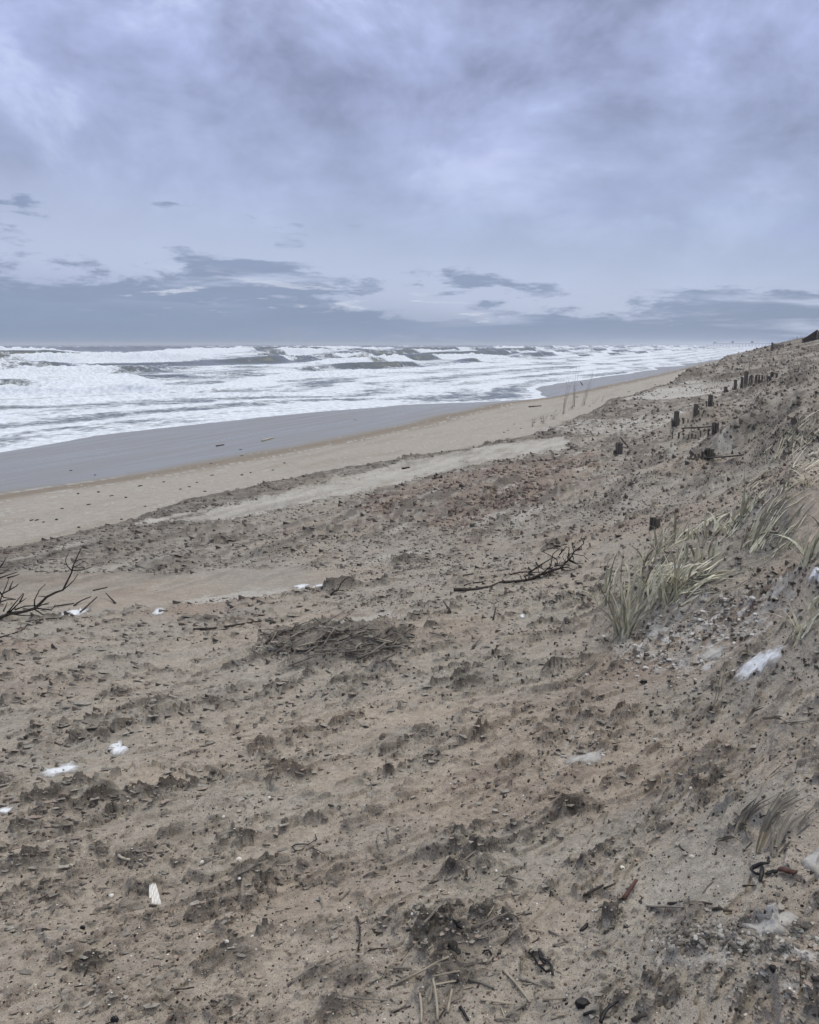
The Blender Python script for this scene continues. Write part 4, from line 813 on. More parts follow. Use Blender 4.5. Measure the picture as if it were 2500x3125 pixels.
for a, b, l in (((1000, 446), (1105, 400), 'grey stalk pointing up right toward a small white shell, lower left of centre'), ((1345, 540), (1398, 735), 'long thin stalk running down from the black twig'), ((1290, 815), (1452, 992), 'long curved stalk sloping down right at lower centre'), ((1440, 956), (1632, 980), 'level stalk crossing the foot of the long curved one'), ((1490, 985), (1562, 1030), 'pale stub below the level stalk'), ((1210, 910), (1330, 832), 'brown stalk rising right below a wet grey patch'), ((1330, 832), (1440, 800), 'forked stalk end at lower centre'), ((840, 406), (930, 365), 'short stalk on a grey ridge, lower left'), ((1540, 692), (1612, 696), 'dark short stalk over a hollow'), ((1502, 620), (1510, 762), 'upright dark stalk standing in a hollow'), ((1432, 552), (1480, 505), 'short brown stalk above the hollow'), ((1625, 330), (1628, 250), 'upright grey stalk, right one of the pair'), ((1612, 360), (1590, 285), 'upright grey stalk, left one of the pair'), ((1530, 455), (1585, 445), 'small level stalk under the upright pair'), ((1660, 912), (1725, 880), 'stalk rising to the right above the bottom corner of reeds'), ((1010, 1060), (1065, 1010), 'short stalk at the bottom edge, lower left of centre'), ((890, 975), (950, 1010), 'thin dark stalk lying flat near the bottom, left of centre'), ((720, 575), (752, 515), 'short grey stalk right of the ribbed shell')):
    fstick(F5, a, b, l, .0036, M_WRACK if 'dark' not in l else M_BARK, .004, random.uniform(-.05, .05), 'loose stalks in the lower left and centre')
fstick(F6, (400, 466), (780, 486), 'thin black stick along the edge of the pale slab of sand', .006, M_BARK, .004, .02, None, 'dark_stick', 'stick', .9, .5); fstick(F6, (215, 492), (530, 500), 'grey stick overlapping the left end of the black stick', .006, M_WRACK, .0, 0, None, 'dark_stick', 'stick', .9, .5)
fstick(F6, (785, 520), (960, 536), 'short dark stick right of the slab-edge sticks', .0055, M_BARK, 0, 0, None, 'dark_stick', 'stick'); fstick(F6, (10, 428), (120, 290), 'reddish brown stick slanting up right, lower right of centre', .007, M_REDW, .01, 0, None, 'dark_stick', 'stick'); fstick(F6, (1375, 182), (1515, 245), 'flat reddish piece of bark on a white edge, lower right', .012, M_REDW, .01, 0, None, 'bark_piece', 'bark', .9, .45)
fstick(F6, (80, 1502), (208, 1484), 'black stick cut by the bottom edge right of centre', .006, M_BARK, .01, .1, None, 'dark_stick', 'stick'); fstick(F6, (1668, 1140), (1760, 1140), 'black stick at the right edge near the bottom', .007, M_BARK, .0, 0, None, 'dark_stick', 'stick')
fstick(F7, (1430, 342), (1580, 285), 'black forked stick, thick half of the broken pair', .006, M_BARK, .01, 0, None, 'dark_stick', 'stick'); fstick(F7, (1580, 285), (1672, 268), 'black stick tip beyond the thick half', .004, M_BARK, .01, 0, None, 'dark_stick', 'stick')
fstick(F7, (553, 212), (553, 138), 'small dark twig standing upright above two white shells', .004, M_BARK, .0, 0, None, 'dark_stick', 'stick'); fstick(F7, (1562, 1292), (1690, 1165), 'black curved twig rising from the bottom edge', .005, M_WEED, .01, .1, None, 'dark_stick', 'stick')
fstick(F7, (418, 716), (496, 778), 'black splinter, longest of four in a row', .0045, M_WEED, 0, 0, 'black splinters in a row', 'dark_stick', 'stick'); fstick(F7, (680, 755), (742, 782), 'black splinter third from the left of four', .004, M_WEED, 0, 0, 'black splinters in a row', 'dark_stick', 'stick'); fstick(F7, (546, 770), (578, 772), 'tiny black splinter second from the left of four', .003, M_WEED, 0, 0, 'black splinters in a row', 'dark_stick', 'stick'); fstick(F7, (785, 778), (812, 770), 'tiny black splinter at the right end of four', .003, M_WEED, 0, 0, 'black splinters in a row', 'dark_stick', 'stick')
fstick(F7, (502, 1172), (568, 1284), 'black bent splinter at the bottom edge, left of centre', .0045, M_WEED, .0, 0, None, 'dark_stick', 'stick')
fstick(F7, (1432, 1238), (1520, 1210), 'black stub under the coal-like lump', .005, M_WEED, .0, 0, None, 'dark_stick', 'stick')
# more broken straw in the grassy litter, each one loose
for i in range(120):
    if i < 60: cx, cy = random.uniform(1150, 1720), random.uniform(2640, 3120)
    elif i < 80: cx, cy = random.uniform(1750, 2480), random.uniform(2250, 2750)
    else: cx, cy = random.uniform(50, 1300), random.uniform(2080, 3100)
    L_ = random.uniform(18, 60) * (cy / 2800); an = random.gauss(.45, .6); dx, dy = L_ / 2 * math.cos(an), -L_ / 2.4 * math.sin(an)
    stick((cx - dx, cy - dy), (cx + dx, cy + dy), random.uniform(.0018, .0032), .0018, random.uniform(-.08, .08), random.choice([M_WRACK, M_WRACK, M_REED, M_BARK]), .7, 'straw_piece', 'small broken straw bit half buried in the foreground sand', 'straw', 'small straw bits in the foreground', .7, n=3)

# ------------------------------------------------------------------ black seaweed
def weed(pls, label, r0=.005, name='seaweed', cat='seaweed'):
    m = MB(); 
    r0 *= .6
    for pl in pls:
        P_ = [G(*q) + np.array((0, 0, r0 * 1.4 + random.uniform(0, .006))) for q in pl]; n_ = len(P_); m.tube(P_, [r0 * (.5 + .9 * math.sin(math.pi * (i + .6) / (n_ + .4)) * random.uniform(.6, 1.2)) for i in range(n_)], 6, .6)
    o = m.build(name, M_WEED); tag(o, label, cat, 'black seaweed scraps')
weed([[F7(q) for q in c] for c in ([(1030, 758), (1018, 780), (1050, 800), (1085, 850), (1115, 890), (1150, 915), (1178, 908)], [(1098, 745), (1102, 775), (1110, 815), (1165, 840), (1192, 880), (1200, 945)], [(1110, 820), (1140, 860)])], 'black curled seaweed with two strands, bottom right of centre', .006)
weed([[F5(q) for q in c] for c in ([(1328, 278), (1334, 300), (1300, 322), (1275, 320), (1245, 318), (1230, 332), (1245, 348), (1275, 342), (1285, 325)], [(1105, 320), (1138, 324)])], 'black looped seaweed twig with a knob, centre of the foreground', .0045)
weed([[F6(q) for q in c] for c in ([(1278, 75), (1275, 125), (1215, 135), (1150, 155), (1125, 180), (1140, 205), (1180, 220), (1225, 215)], [(1222, 145), (1222, 200), (1203, 275)])], 'black looped seaweed shaped like a letter near the wilted grass, lower right', .007)
weed([[F6(q) for q in c] for c in ([(1255, 222), (1280, 205), (1320, 195), (1355, 200)],)], 'short black seaweed strip beside the reddish bark', .008)
weed([[F7(q) for q in c] for c in ([(388, 450), (405, 510), (430, 525)], [(425, 522), (460, 535), (480, 570), (520, 592)], [(465, 540), (500, 545)])], 'black crooked seaweed in the hollow under the leaning reed', .0045)
weed([[F7(q) for q in c] for c in ([(1462, 562), (1440, 590), (1412, 610)],)], 'small black seaweed lump left of the reddish stick', .007)
weed([[F7(q) for q in c] for c in ([(762, 290), (795, 285), (832, 288)], [(796, 258), (796, 285)])], 'tiny black three-pointed seaweed scrap on grey sand', .0025)
for f, q, s_, l in ((F7, (1420, 1160), (.022, .015, .012), 'black coal-like lump near the bottom edge right of centre'), (F6, (1320, 1045), (.010, .010, .009), 'round black pebble on the bare sand, lower right corner'), (F5, (350, 668), (.009, .007, .007), 'square black pebble, lower left'), (F5, (485, 1058), (.011, .009, .009), 'black lump on the bottom edge, lower left'), (lambda q: q, (1965, 2085), (.022, .014, .014), 'black lump in the grey sand below the ice crumbs')):
    p = G(*f(q)); m = MB().lump(p + (0, 0, s_[2] * .6), s_, 8, int(q[0])); tag(m.build('dark_lump', M_WEED, None, False), l, 'lump', 'black lumps on the sand')
# ------------------------------------------------------------------ shells
def shell(px, py, w_, l_, rot, label=None, matl=None, group='white shell fragments scattered over the sand', name='shell_fragment', ribs=0, cat='shell'):
    p, k = PXS(px, py); a, b = w_ * k / 2, l_ * k / 2; m = MB(); n_ = 14; b0 = 0; c, s_ = math.cos(rot), math.sin(rot); rr = random.Random(int(px * 7 + py)); rad = [rr.uniform(.78, 1.05) for _ in range(n_)]
    dx, dy, dz = .3, -.25, 0
    for top in (1, 0):
        m.v.append(p + (0, 0, a * .55 * top + a * .1))
        for rg_ in (.55, 1.0):
            for j in range(n_):
                th = 2 * math.pi * j / n_; x = math.cos(th) * a * rg_ * rad[j]; y = math.sin(th) * b * rg_ * rad[j]; z = a * .5 * (1 - rg_ ** 2) + (a * .12 if top else 0) + a * .08
                if ribs: z += a * .12 * math.cos(x / a * ribs * math.pi) * top
                x2, y2 = x * c - y * s_, x * s_ + y * c; m.v.append(p + (x2, y2, z - y2 * .35 * 0 + a * .25 * (y / b)))
    def rg(t_, k_): return t_ * (1 + 2 * n_) + 1 + k_ * n_
    for t_ in (0, 1):
        for j in range(n_):
            j2 = (j + 1) % n_; c0 = t_ * (1 + 2 * n_); f1 = (c0, rg(t_, 0) + j, rg(t_, 0) + j2); f2 = (rg(t_, 0) + j, rg(t_, 1) + j, rg(t_, 1) + j2, rg(t_, 0) + j2)
            m.f += [f1, f2] if t_ == 0 else [f1[::-1], f2[::-1]]
    for j in range(n_): j2 = (j + 1) % n_; m.f.append((rg(0, 1) + j, rg(1, 1) + j, rg(1, 1) + j2, rg(0, 1) + j2))
    o = m.build(name, matl or M_SHELL, None, True); tag(o, label or 'small white shell fragment lying on the sand', cat, group); return o
mR, ntR, bR = mat('ribbed_bands'); wv = node(ntR, 'ShaderNodeTexWave'); wv.bands_direction = 'X'; wv.inputs['Scale'].default_value = 28; wv.inputs['Distortion'].default_value = .7; tcR = node(ntR, 'ShaderNodeTexCoord'); ntR.links.new(tcR.outputs['Object'], wv.inputs[0])
crR = node(ntR, 'ShaderNodeValToRGB'); crR.color_ramp.elements[0].color = (.58, .55, .5, 1); crR.color_ramp.elements[1].color = (.74, .73, .69, 1); crR.color_ramp.elements[1].position = .5; ntR.links.new(wv.outputs[0], crR.inputs[0]); ntR.links.new(crR.outputs[0], bR.inputs['Base Color']); M_RIB = mR
# the ribbed shell: a fluted slab
p, k = PXS(472, 2735); m = MB(); NU, NV = 25, 7
for sd in (1, 0):
    for j in range(NV):
        for i in range(NU):
            u = i / (NU - 1) - .5; v = j / (NV - 1); ww = (20 + 18 * v) * k; x = u * ww; y = (-v * 46 + 20) * k * 1.9; x += .036 * (v - .5)
            z = .004 + .006 * math.sin(v * math.pi) + .0022 * math.cos(u * 6.2831 * 5) * sd + .003 * sd + .25 * -y * 0 + .006 * (1 - (2 * u) ** 2); m.v.append(np.array((p[0] + x, p[1] + y + u * .012, float(p[2]) + z - .0 + y * .15)))
idx = lambda sd, j, i: (1 - sd) * NU * NV + j * NU + i
for j in range(NV - 1):
    for i in range(NU - 1):
        m.f.append((idx(1, j, i), idx(1, j + 1, i), idx(1, j + 1, i + 1), idx(1, j, i + 1))); m.f.append((idx(0, j, i), idx(0, j, i + 1), idx(0, j + 1, i + 1), idx(0, j + 1, i)))
for i in range(NU - 1): m.f.append((idx(1, 0, i), idx(1, 0, i + 1), idx(0, 0, i + 1), idx(0, 0, i))); m.f.append((idx(0, NV - 1, i), idx(0, NV - 1, i + 1), idx(1, NV - 1, i + 1), idx(1, NV - 1, i)))
for j in range(NV - 1): m.f.append((idx(0, j, 0), idx(0, j + 1, 0), idx(1, j + 1, 0), idx(1, j, 0))); m.f.append((idx(1, j, NU - 1), idx(1, j + 1, NU - 1), idx(0, j + 1, NU - 1), idx(0, j, NU - 1)))
tag(m.build('ribbed_shell', M_RIB, None, True), 'large white shell piece with brown ribs, lower left', 'shell')
S8 = lambda q: (200 + .4058 * q[0], 2400 + .4058 * q[1])
big = [(S8((345, 822)), 18, 12, .2, 'oval white shell just below left of the ribbed shell'), (S8((1305, 552)), 24, 14, .3, 'broad whitish shell half buried in a grey ridge, left of centre'), (S8((1308, 693)), 12, 11, 0, 'round white shell at the low end of a grey stalk'), (S8((1535, 83)), 12, 12, 0, 'round white shell on grey sand above the tan patch'), (S8((460, 86)), 12, 7, .2, 'flat white shell, upper one of a close pair at left'), (S8((467, 110)), 9, 10, 0, 'round white shell, lower one of a close pair at left'), (S8((1190, 230)), 14, 8, .5, 'white shell splinter at the foot of the sand spike'), (S8((1405, 1130)), 14, 8, .8, 'slim white shell tilted up right, lower left'), (S8((1215, 1168)), 18, 9, -.4, 'white shell with a pointed end near the bottom left'), (S8((1030, 572)), 20, 10, .6, 'tan oval shell lying beside a grey stalk'),
 ((1314 + 0, 2648 + 0), 0, 0, 0, None), (F7((418, 311)), 7, 7, 0, 'bright round shell bit, left of the small upright twig'), (F7((776, 142)), 10, 12, 0, 'white shell with a yellowish tip above the three-pointed scrap'), (F7((628, 610)), 7, 7, 0, 'bright round shell dot below the long brown stalk'), (F7((860, 505)), 10, 6, .3, 'white shell at the raised end of the long brown stalk'), (F7((1505, 921)), 8, 7, .5, 'white shell alone on bare sand, bottom right of centre'), (F7((146, 467)), 14, 10, .2, 'pale oval shell at the left of the lower middle'), ((1900, 2649), 18, 22, .9, 'large oval white shell above the two slanting sticks'), (F6((610, 46)), 22, 9, -.4, 'long white razor-like shell piece, right of centre'), (F6((1080, 1432)), 15, 8, .2, 'bright white shell near the bottom right corner'), (F6((1468, 1200)), 9, 13, -.3, 'angular white shell fragment, lower right corner'), ((1905 + 202, 2405), 18, 13, .4, 'white shell shaped like a cup, right of centre below the crust')]
for q, w_, l_, r_, l in big:
    if l: shell(q[0], q[1], w_, l_, r_, l)
for i in range(235):
    py_ = 1870 + 1250 * random.random() ** .8; sc = .45 + .55 * (py_ - 1850) / 1250; w_ = random.uniform(3.5, 8.5) * sc; shell(random.uniform(5, 2495), py_, w_, w_ * random.uniform(.6, 1.6), random.uniform(0, 3))

# ------------------------------------------------------------------ snow patches
def snow_mat(name, ca, cb):
    m, nt, b = mat(name); L = nt.links.new; at = node(nt, 'ShaderNodeAttribute', attribute_name='edge'); tc = node(nt, 'ShaderNodeTexCoord'); no = node(nt, 'ShaderNodeTexNoise'); no.inputs['Scale'].default_value = 24; no.inputs['Detail'].default_value = 7; no.inputs['Roughness'].default_value = .7; L(tc.outputs['Object'], no.inputs[0])
    ma = node(nt, 'ShaderNodeMath', operation='MULTIPLY_ADD'); ma.inputs[1].default_value = 2.4; L(no.outputs[0], ma.inputs[0]); pw = node(nt, 'ShaderNodeMath', operation='POWER'); pw.inputs[1].default_value = 1.6; L(at.outputs['Fac'], pw.inputs[0]); L(pw.outputs[0], ma.inputs[2])
    mr = node(nt, 'ShaderNodeMapRange'); mr.inputs['From Min'].default_value = 1.35; mr.inputs['From Max'].default_value = 2.1; L(ma.outputs[0], mr.inputs[0]); mx = node(nt, 'ShaderNodeMix', data_type='RGBA'); mx.inputs[6].default_value = (*ca, 1); mx.inputs[7].default_value = (*cb, 1); L(mr.outputs[0], mx.inputs[0]); L(mx.outputs[2], b.inputs['Base Color'])
    bp = node(nt, 'ShaderNodeBump'); bp.inputs['Strength'].default_value = .8; bp.inputs['Distance'].default_value = .008; L(no.outputs[0], bp.inputs['Height']); L(bp.outputs[0], b.inputs['Normal']); b.inputs['Roughness'].default_value = .75; return m
M_SNOW2 = snow_mat('melting_snow', (.72, .75, .78), (.27, .25, .225)); M_ICE = snow_mat('sandy_ice_sheet', (.42, .41, .385), (.25, .232, .21))
def snow(name, outline, h, label, matl=None, cat='snow patch', group='snow remnants on the sand', lumps=.5):
    """a thin melting snow patch draped over the sand, thick enough to have an edge"""
    ox = sum(q[0] for q in outline) / len(outline); oy = sum(q[1] for q in outline) / len(outline); outline = [(ox + .82 * (q[0] - ox), oy + .82 * (q[1] - oy)) for q in outline]; h *= .5
    P2 = [G(*q) for q in outline]; cx = sum(p[0] for p in P2) / len(P2); cy = sum(p[1] for p in P2) / len(P2); n_ = 64; m = MB(); RR = 12
    ang = [math.atan2(p[1] - cy, p[0] - cx) for p in P2]; rad = [math.hypot(p[0] - cx, p[1] - cy) for p in P2]; o_ = sorted(range(len(P2)), key=lambda i: ang[i]); ax = [ang[i] for i in o_]; rx = [rad[i] for i in o_]
    ax = [ax[-1] - 2 * math.pi] + ax + [ax[0] + 2 * math.pi]; rx = [rx[-1]] + rx + [rx[0]]
    for i in range(RR + 1):
        for j in range(n_):
            th = -math.pi + 2 * math.pi * j / n_; R_ = float(np.interp(th, ax, rx)); fr = 1 + .16 * float(gn(np.array(th * 4.), np.array(cx * 9), 77)) + .1 * float(gn(np.array(th * 11.), np.array(cx * 9), 78)); q = i / RR
            x, y = cx + math.cos(th) * R_ * q * fr, cy + math.sin(th) * R_ * q * fr; e_ = min(1, (1 - q) / .22) ** .5
            z = float(H(x, y)) + h * e_ * (1 + lumps * float(gn(np.array(x * 22.), np.array(y * 22.), 79)) + .4 * lumps * float(gn(np.array(x * 60.), np.array(y * 60.), 80))) - .006 * (q > .98); m.v.append(np.array((x, y, z)))
    for i in range(RR):
        for j in range(n_): j2 = (j + 1) % n_; m.f.append((i * n_ + j, (i + 1) * n_ + j, (i + 1) * n_ + j2, i * n_ + j2))
    o = m.build(name, matl or M_SNOW2, None, True); at_ = o.data.attributes.new('edge', 'FLOAT', 'POINT'); at_.data.foreach_set('value', np.repeat(np.arange(RR + 1) / RR, n_).astype(np.float32)); tag(o, label, cat, group); return o
snow('snow_patch', [(2215, 2075), (2260, 2030), (2330, 1985), (2385, 1965), (2405, 1985), (2400, 2015), (2340, 2040), (2300, 2065)], .028, 'bright white snow patch, largest, below the grass clump on the right')
snow('snow_patch', [(110, 2352), (170, 2340), (245, 2322), (250, 2355), (190, 2365), (115, 2378)], .018, 'white snow patch with a jagged edge at the left')
snow('snow_patch', [(325, 2300), (355, 2265), (370, 2255), (372, 2280), (400, 2298), (370, 2312)], .018, 'small triangular snow patch against a dark clod at the left')
snow('snow_patch', [(1960, 1935), (2000, 1900), (2040, 1905), (2030, 1940), (1985, 1950)], .02, 'pale snow patch right under the big grass clump', M_ICE)
snow('snow_patch', [(2150, 1985), (2200, 1968), (2210, 1990), (2195, 2018), (2160, 2015)], .02, 'blocky pale icy patch left of the bright white one', M_ICE)
snow('snow_patch', [(2290, 2792), (2380, 2785), (2450, 2800), (2430, 2815), (2330, 2808)], .012, 'thin white crust strip in the lower right, upper one', M_ICE)
snow('snow_patch', [(2240, 2825), (2300, 2820), (2400, 2828), (2420, 2840), (2300, 2842)], .014, 'thin white crust strip in the lower right, lower one', M_ICE)
snow('snow_patch', [(2462, 2610), (2490, 2590), (2530, 2600), (2530, 2680), (2480, 2670)], .02, 'whitish snow patch cut by the right edge', M_ICE)
snow('snow_patch', [(2465, 1745), (2500, 1735), (2530, 1745), (2530, 1775), (2490, 1770)], .02, 'snow scrap under the grass at the right edge')
snow('snow_patch', [(0, 2462), (25, 2458), (42, 2475), (20, 2490), (0, 2485)], .012, 'tiny snow scrap touching the left edge')
snow('snow_patch', [(175, 1872), (215, 1862), (262, 1853), (255, 1875), (200, 1880)], .02, 'white snow scrap behind the dead bush')
snow('snow_patch', [(905, 1795), (920, 1780), (945, 1780), (935, 1790), (912, 1802)], .015, 'small white snow scrap left of the arched twig, left one of two')
snow('snow_patch', [(955, 1792), (975, 1780), (978, 1790), (965, 1796)], .015, 'small white snow scrap left of the arched twig, right one of two')
snow('snow_patch', [(455, 1873), (500, 1865), (515, 1855), (500, 1875), (470, 1880)], .015, 'narrow snow scrap under a dark twig above the red sand')
snow('snow_patch', [(1722, 2308), (1770, 2300), (1840, 2328), (1800, 2335)], .012, 'thin whitish crust patch in the middle right', M_ICE)
snow('snow_patch', [(1585, 1878), (1600, 1870), (1605, 1882), (1590, 1890)], .015, 'tiny white snow scrap alone between branch and grass clump')
snow('snow_patch', [(2030, 1730), (2080, 1722), (2110, 1728), (2060, 1740)], .01, 'white rim of snow along the grass ridge')
# ------------------------------------------------------------------ beach grass
def clump(px, py, n_, hpx, label, lean=(.5, .12), spread=.1, width=.006, matl=None, name='grass_tuft', droop=.5, group='windswept beach grass clumps', litter=0, dirv=None, hero=()):
    width *= 1.9; n_ = max(5, int(n_ * .62)); litter = int(litter * .55); lean = (lean[0] * .6 if abs(lean[0]) < 1 else lean[0], lean[1]); p, k = PXS(px, py); m = MB()
    for i in range(n_):
        th = random.uniform(0, 6.283); rr = spread * math.sqrt(random.random()); b = p + np.array((rr * math.cos(th), rr * math.sin(th) * .7, 0)); b[2] = float(H(b[0], b[1])) - .01
        Hh = hpx * k * random.uniform(.35, 1.1); lx = lean[0] * random.gauss(.5, .7) + random.gauss(0, .22); ly = lean[1] + random.gauss(0, .25); dr = droop * random.choice((.1, .2, .5, 1.0, 1.9)); P_ = []
        for q in np.linspace(0, 1, 7):
            P_.append(b + np.array((Hh * (lx * q + dr * q ** 2.6 * .8 * (1 if lx > -.05 else -1)), Hh * ly * q, Hh * (q - .55 * dr * q ** 2.8) * (1 - .25 * min(1, abs(lx))))))
        for v in P_: v[2] = max(v[2], float(H(v[0], v[1])) + .003)
        P_[0][2] -= .01; sd = np.array((math.cos(th * 3), math.sin(th * 3), random.uniform(-.3, .3))); sd /= np.linalg.norm(sd); m.blade(P_, width * random.uniform(.4, 1.4), sd)
    for pl in hero:                              # broad pale leaves seen one by one
        hp = [(1700 + .4638 * q[0], 1450 + .4638 * q[1]) for q in pl]; g0 = G(*hp[0]); Y0 = min(g0[1], p[1] + .25); dy = random.uniform(-.04, .06); P_ = [np.array(at_y(q[0], q[1], Y0 + dy * j)) for j, q in enumerate(hp)]; D_ = []
        for v in P_: v[2] = max(v[2], float(H(v[0], v[1])) + .004)
        for j in range(len(P_) - 1):
            for f_ in (0, .34, .67): D_.append(P_[j] * (1 - f_) + P_[j + 1] * f_)
        D_.append(P_[-1])
        for _ in range(2): D_ = [D_[0]] + [(D_[j - 1] + 2 * D_[j] + D_[j + 1]) / 4 for j in range(1, len(D_) - 1)] + [D_[-1]]
        D_[0] = D_[0] - (0, 0, .01); m.blade(D_, random.uniform(.014, .023) * p[1] / 5.5, (.9, random.uniform(-.5, .5), random.uniform(-.2, .3)), .35)
    for i in range(litter):                      # flattened leaves streaming downwind along the sand
        b = p + np.array((random.uniform(-.3, 1) * spread, random.uniform(-1, 1) * spread * .8, 0)); a_ = random.gauss(dirv if dirv is not None else .35, .22); L_ = hpx * k * random.uniform(.6, 1.3); P_ = []
        for q in np.linspace(0, 1, 6):
            v = b + np.array((math.cos(a_) * L_ * q, math.sin(a_) * L_ * q, 0)); v[2] = float(H(v[0], v[1])) + .008 + .10 * Hh * math.sin(q * 3.1) * random.uniform(0, 1); P_.append(v)
        m.blade(P_, width * random.uniform(.4, .9), (-math.sin(a_), math.cos(a_), .2))
    o = m.build(name, matl or M_GRASS, None, False, p); tag(o, label, 'beach grass', group, 'thing'); return o
clump(1904, 1940, 42, 235, 'tall green-straw grass tuft at the lower front of the big clump', (.12, .0), .05, .008, droop=.35, hero=[[(440, 1050), (450, 900), (480, 700), (470, 610), (440, 565)], [(450, 1060), (440, 850), (430, 700)], [(430, 1050), (420, 950), (410, 820)], [(460, 1060), (500, 860), (560, 760), (620, 700)], [(445, 1040), (465, 880), (520, 650), (515, 560)], [(420, 1060), (415, 980), (430, 800), (420, 700)], [(455, 1050), (470, 900), (500, 720), (560, 640)], [(440, 1060), (400, 960), (350, 900), (290, 1010)]])
clump(1862, 1838, 46, 150, 'grass tuft on the left side of the big clump', (.35, .1), .12, .006, litter=10, hero=[[(340, 840), (345, 700), (360, 600), (400, 500)], [(330, 830), (320, 650), (340, 550)], [(370, 760), (400, 640), (440, 560), (470, 530)], [(310, 760), (330, 640), (370, 600), (430, 610)], [(350, 830), (370, 720), (380, 640), (410, 600)]])
clump(1935, 1858, 30, 140, 'dense grass tuft in the middle of the big clump', (.5, .1), .12, .0065, litter=14, hero=[[(520, 920), (545, 700), (575, 430)], [(500, 860), (600, 680), (660, 500)], [(610, 880), (590, 720), (640, 600), (700, 560)], [(560, 880), (540, 760), (560, 640)], [(580, 900), (640, 760), (650, 640)]])
clump(2020, 1840, 40, 150, 'grass tuft with wide pale leaves right of the middle of the big clump', (.25, .0), .08, .009, litter=26, hero=[[(690, 830), (680, 700), (680, 570)], [(700, 830), (690, 660), (720, 600), (760, 560)], [(680, 820), (660, 720), (700, 640), (790, 610)], [(685, 840), (675, 740), (670, 640)], [(700, 850), (850, 780), (1000, 690), (1130, 650)], [(600, 900), (800, 850), (930, 820)]])
clump(2062, 1812, 40, 160, 'grass tuft at the right side of the big clump with leaves streaming right', (.3, .0), .09, .008, litter=34, dirv=.12, hero=[[(770, 800), (780, 640), (770, 540), (740, 470)], [(760, 800), (800, 650), (870, 600)], [(780, 790), (800, 700), (790, 600), (830, 560)], [(765, 800), (770, 700), (800, 620)], [(750, 900), (950, 790), (1080, 780)], [(720, 840), (900, 720), (1150, 660), (1440, 720)], [(850, 690), (1050, 640), (1300, 660), (1450, 720)], [(800, 740), (950, 690), (1120, 650)]])
clump(2100, 1850, 8, 70, 'flattened grey grass lying right of the big clump', (1.5, .1), .25, .006, M_DEAD, litter=60, dirv=.15)
clump(1880, 1960, 6, 60, 'flattened dead grass at the left foot of the big clump', (-1.2, .0), .12, .005, M_DEAD, litter=26, dirv=3.9)
clump(1950, 1740, 34, 110, 'grass tuft on the ridge just behind the big clump', (.6, .1), .14, .0055, litter=12, hero=[[(540, 620), (560, 500), (570, 420)], [(560, 620), (600, 520), (650, 480)]])
clump(2010, 1690, 38, 120, 'grass tuft on the ridge, second behind the big clump', (.6, .1), .14, .006, litter=16, hero=[[(660, 520), (650, 420), (640, 330)], [(670, 520), (690, 400), (690, 330)], [(650, 520), (620, 440), (630, 400)]])
clump(2062, 1655, 36, 115, 'grass tuft on the ridge, third behind the big clump', (.6, .1), .14, .006, litter=14, hero=[[(770, 450), (780, 330), (775, 230)], [(760, 450), (750, 380), (770, 350)], [(850, 570), (845, 480), (830, 410)]])
clump(2127, 1714, 12, 70, 'small upright grass sprig at the front of the ridge, left one', (.0, .0), .03, .009, droop=.2, hero=[[(915, 580), (915, 500), (935, 440)], [(925, 580), (940, 500), (930, 470)], [(850, 580), (858, 480), (850, 450)]])
clump(2173, 1710, 12, 78, 'small upright grass sprig at the front of the ridge, right one', (.05, .0), .03, .009, droop=.2, hero=[[(1010, 550), (1015, 470)], [(1020, 560), (1050, 480), (1060, 400)], [(1025, 560), (1000, 480)]])
clump(2075, 1716, 12, 90, 'small grass sprig with a bent leaf at the front of the ridge', (.3, .0), .04, .008, droop=.6)
clump(2157, 1640, 26, 80, 'grass tuft in the middle of the ridge', (.3, .1), .1, .007, litter=22, hero=[[(980, 420), (975, 330), (970, 250)], [(1000, 420), (1050, 330), (1030, 260), (980, 230)], [(1050, 570), (1120, 450), (1200, 430)], [(1060, 390), (1200, 320), (1300, 290)]])
clump(2225, 1600, 30, 63, 'grass tuft left of the tan sand hump', (.4, .1), .12, .006, litter=14, hero=[[(1140, 330), (1150, 220)], [(1150, 330), (1180, 250)]])
clump(2262, 1580, 34, 78, 'tall grass tuft against the tan sand hump', (.25, .1), .1, .007, litter=12, hero=[[(1210, 290), (1210, 200)], [(1210, 290), (1230, 150), (1240, 60)], [(1215, 290), (1260, 150), (1330, 100)], [(1220, 280), (1250, 180), (1240, 100)], [(1230, 280), (1300, 170), (1420, 150)]])
clump(2289, 1665, 34, 78, 'dark green grass tuft at the lower edge of the hump', (.4, .0), .07, .008, litter=30, dirv=.4, hero=[[(1270, 470), (1310, 330), (1350, 230)], [(1280, 470), (1350, 330), (1390, 200)], [(1270, 480), (1330, 300), (1440, 265)], [(1280, 470), (1450, 400), (1640, 380)], [(1250, 540), (1300, 470), (1500, 420)]])
clump(2325, 1640, 10, 60, 'straw leaves fanned flat below the tan hump', (1.4, .1), .2, .005, litter=40, dirv=.25)
clump(2210, 1640, 22, 62, 'straw tuft between the ridge tufts and the hump', (.3, .0), .12, .006, litter=24, dirv=.3)
clump(2360, 1690, 20, 62, 'dark straw tuft in the hollow under the hump', (.5, .0), .1, .006, litter=30, dirv=.25)
clump(2110, 1640, 24, 95, 'straw tuft on the ridge left of its middle', (.3, .1), .12, .006, litter=18, dirv=.3)
clump(1985, 1790, 24, 110, 'straw tuft joining the big clump to the ridge', (.4, .1), .12, .006, litter=20, dirv=.3)
clump(2400, 1660, 8, 50, 'flattened leaves trailing right over the dark hollow by the hump', (1.4, .1), .25, .006, M_DEAD, litter=40, dirv=.25)
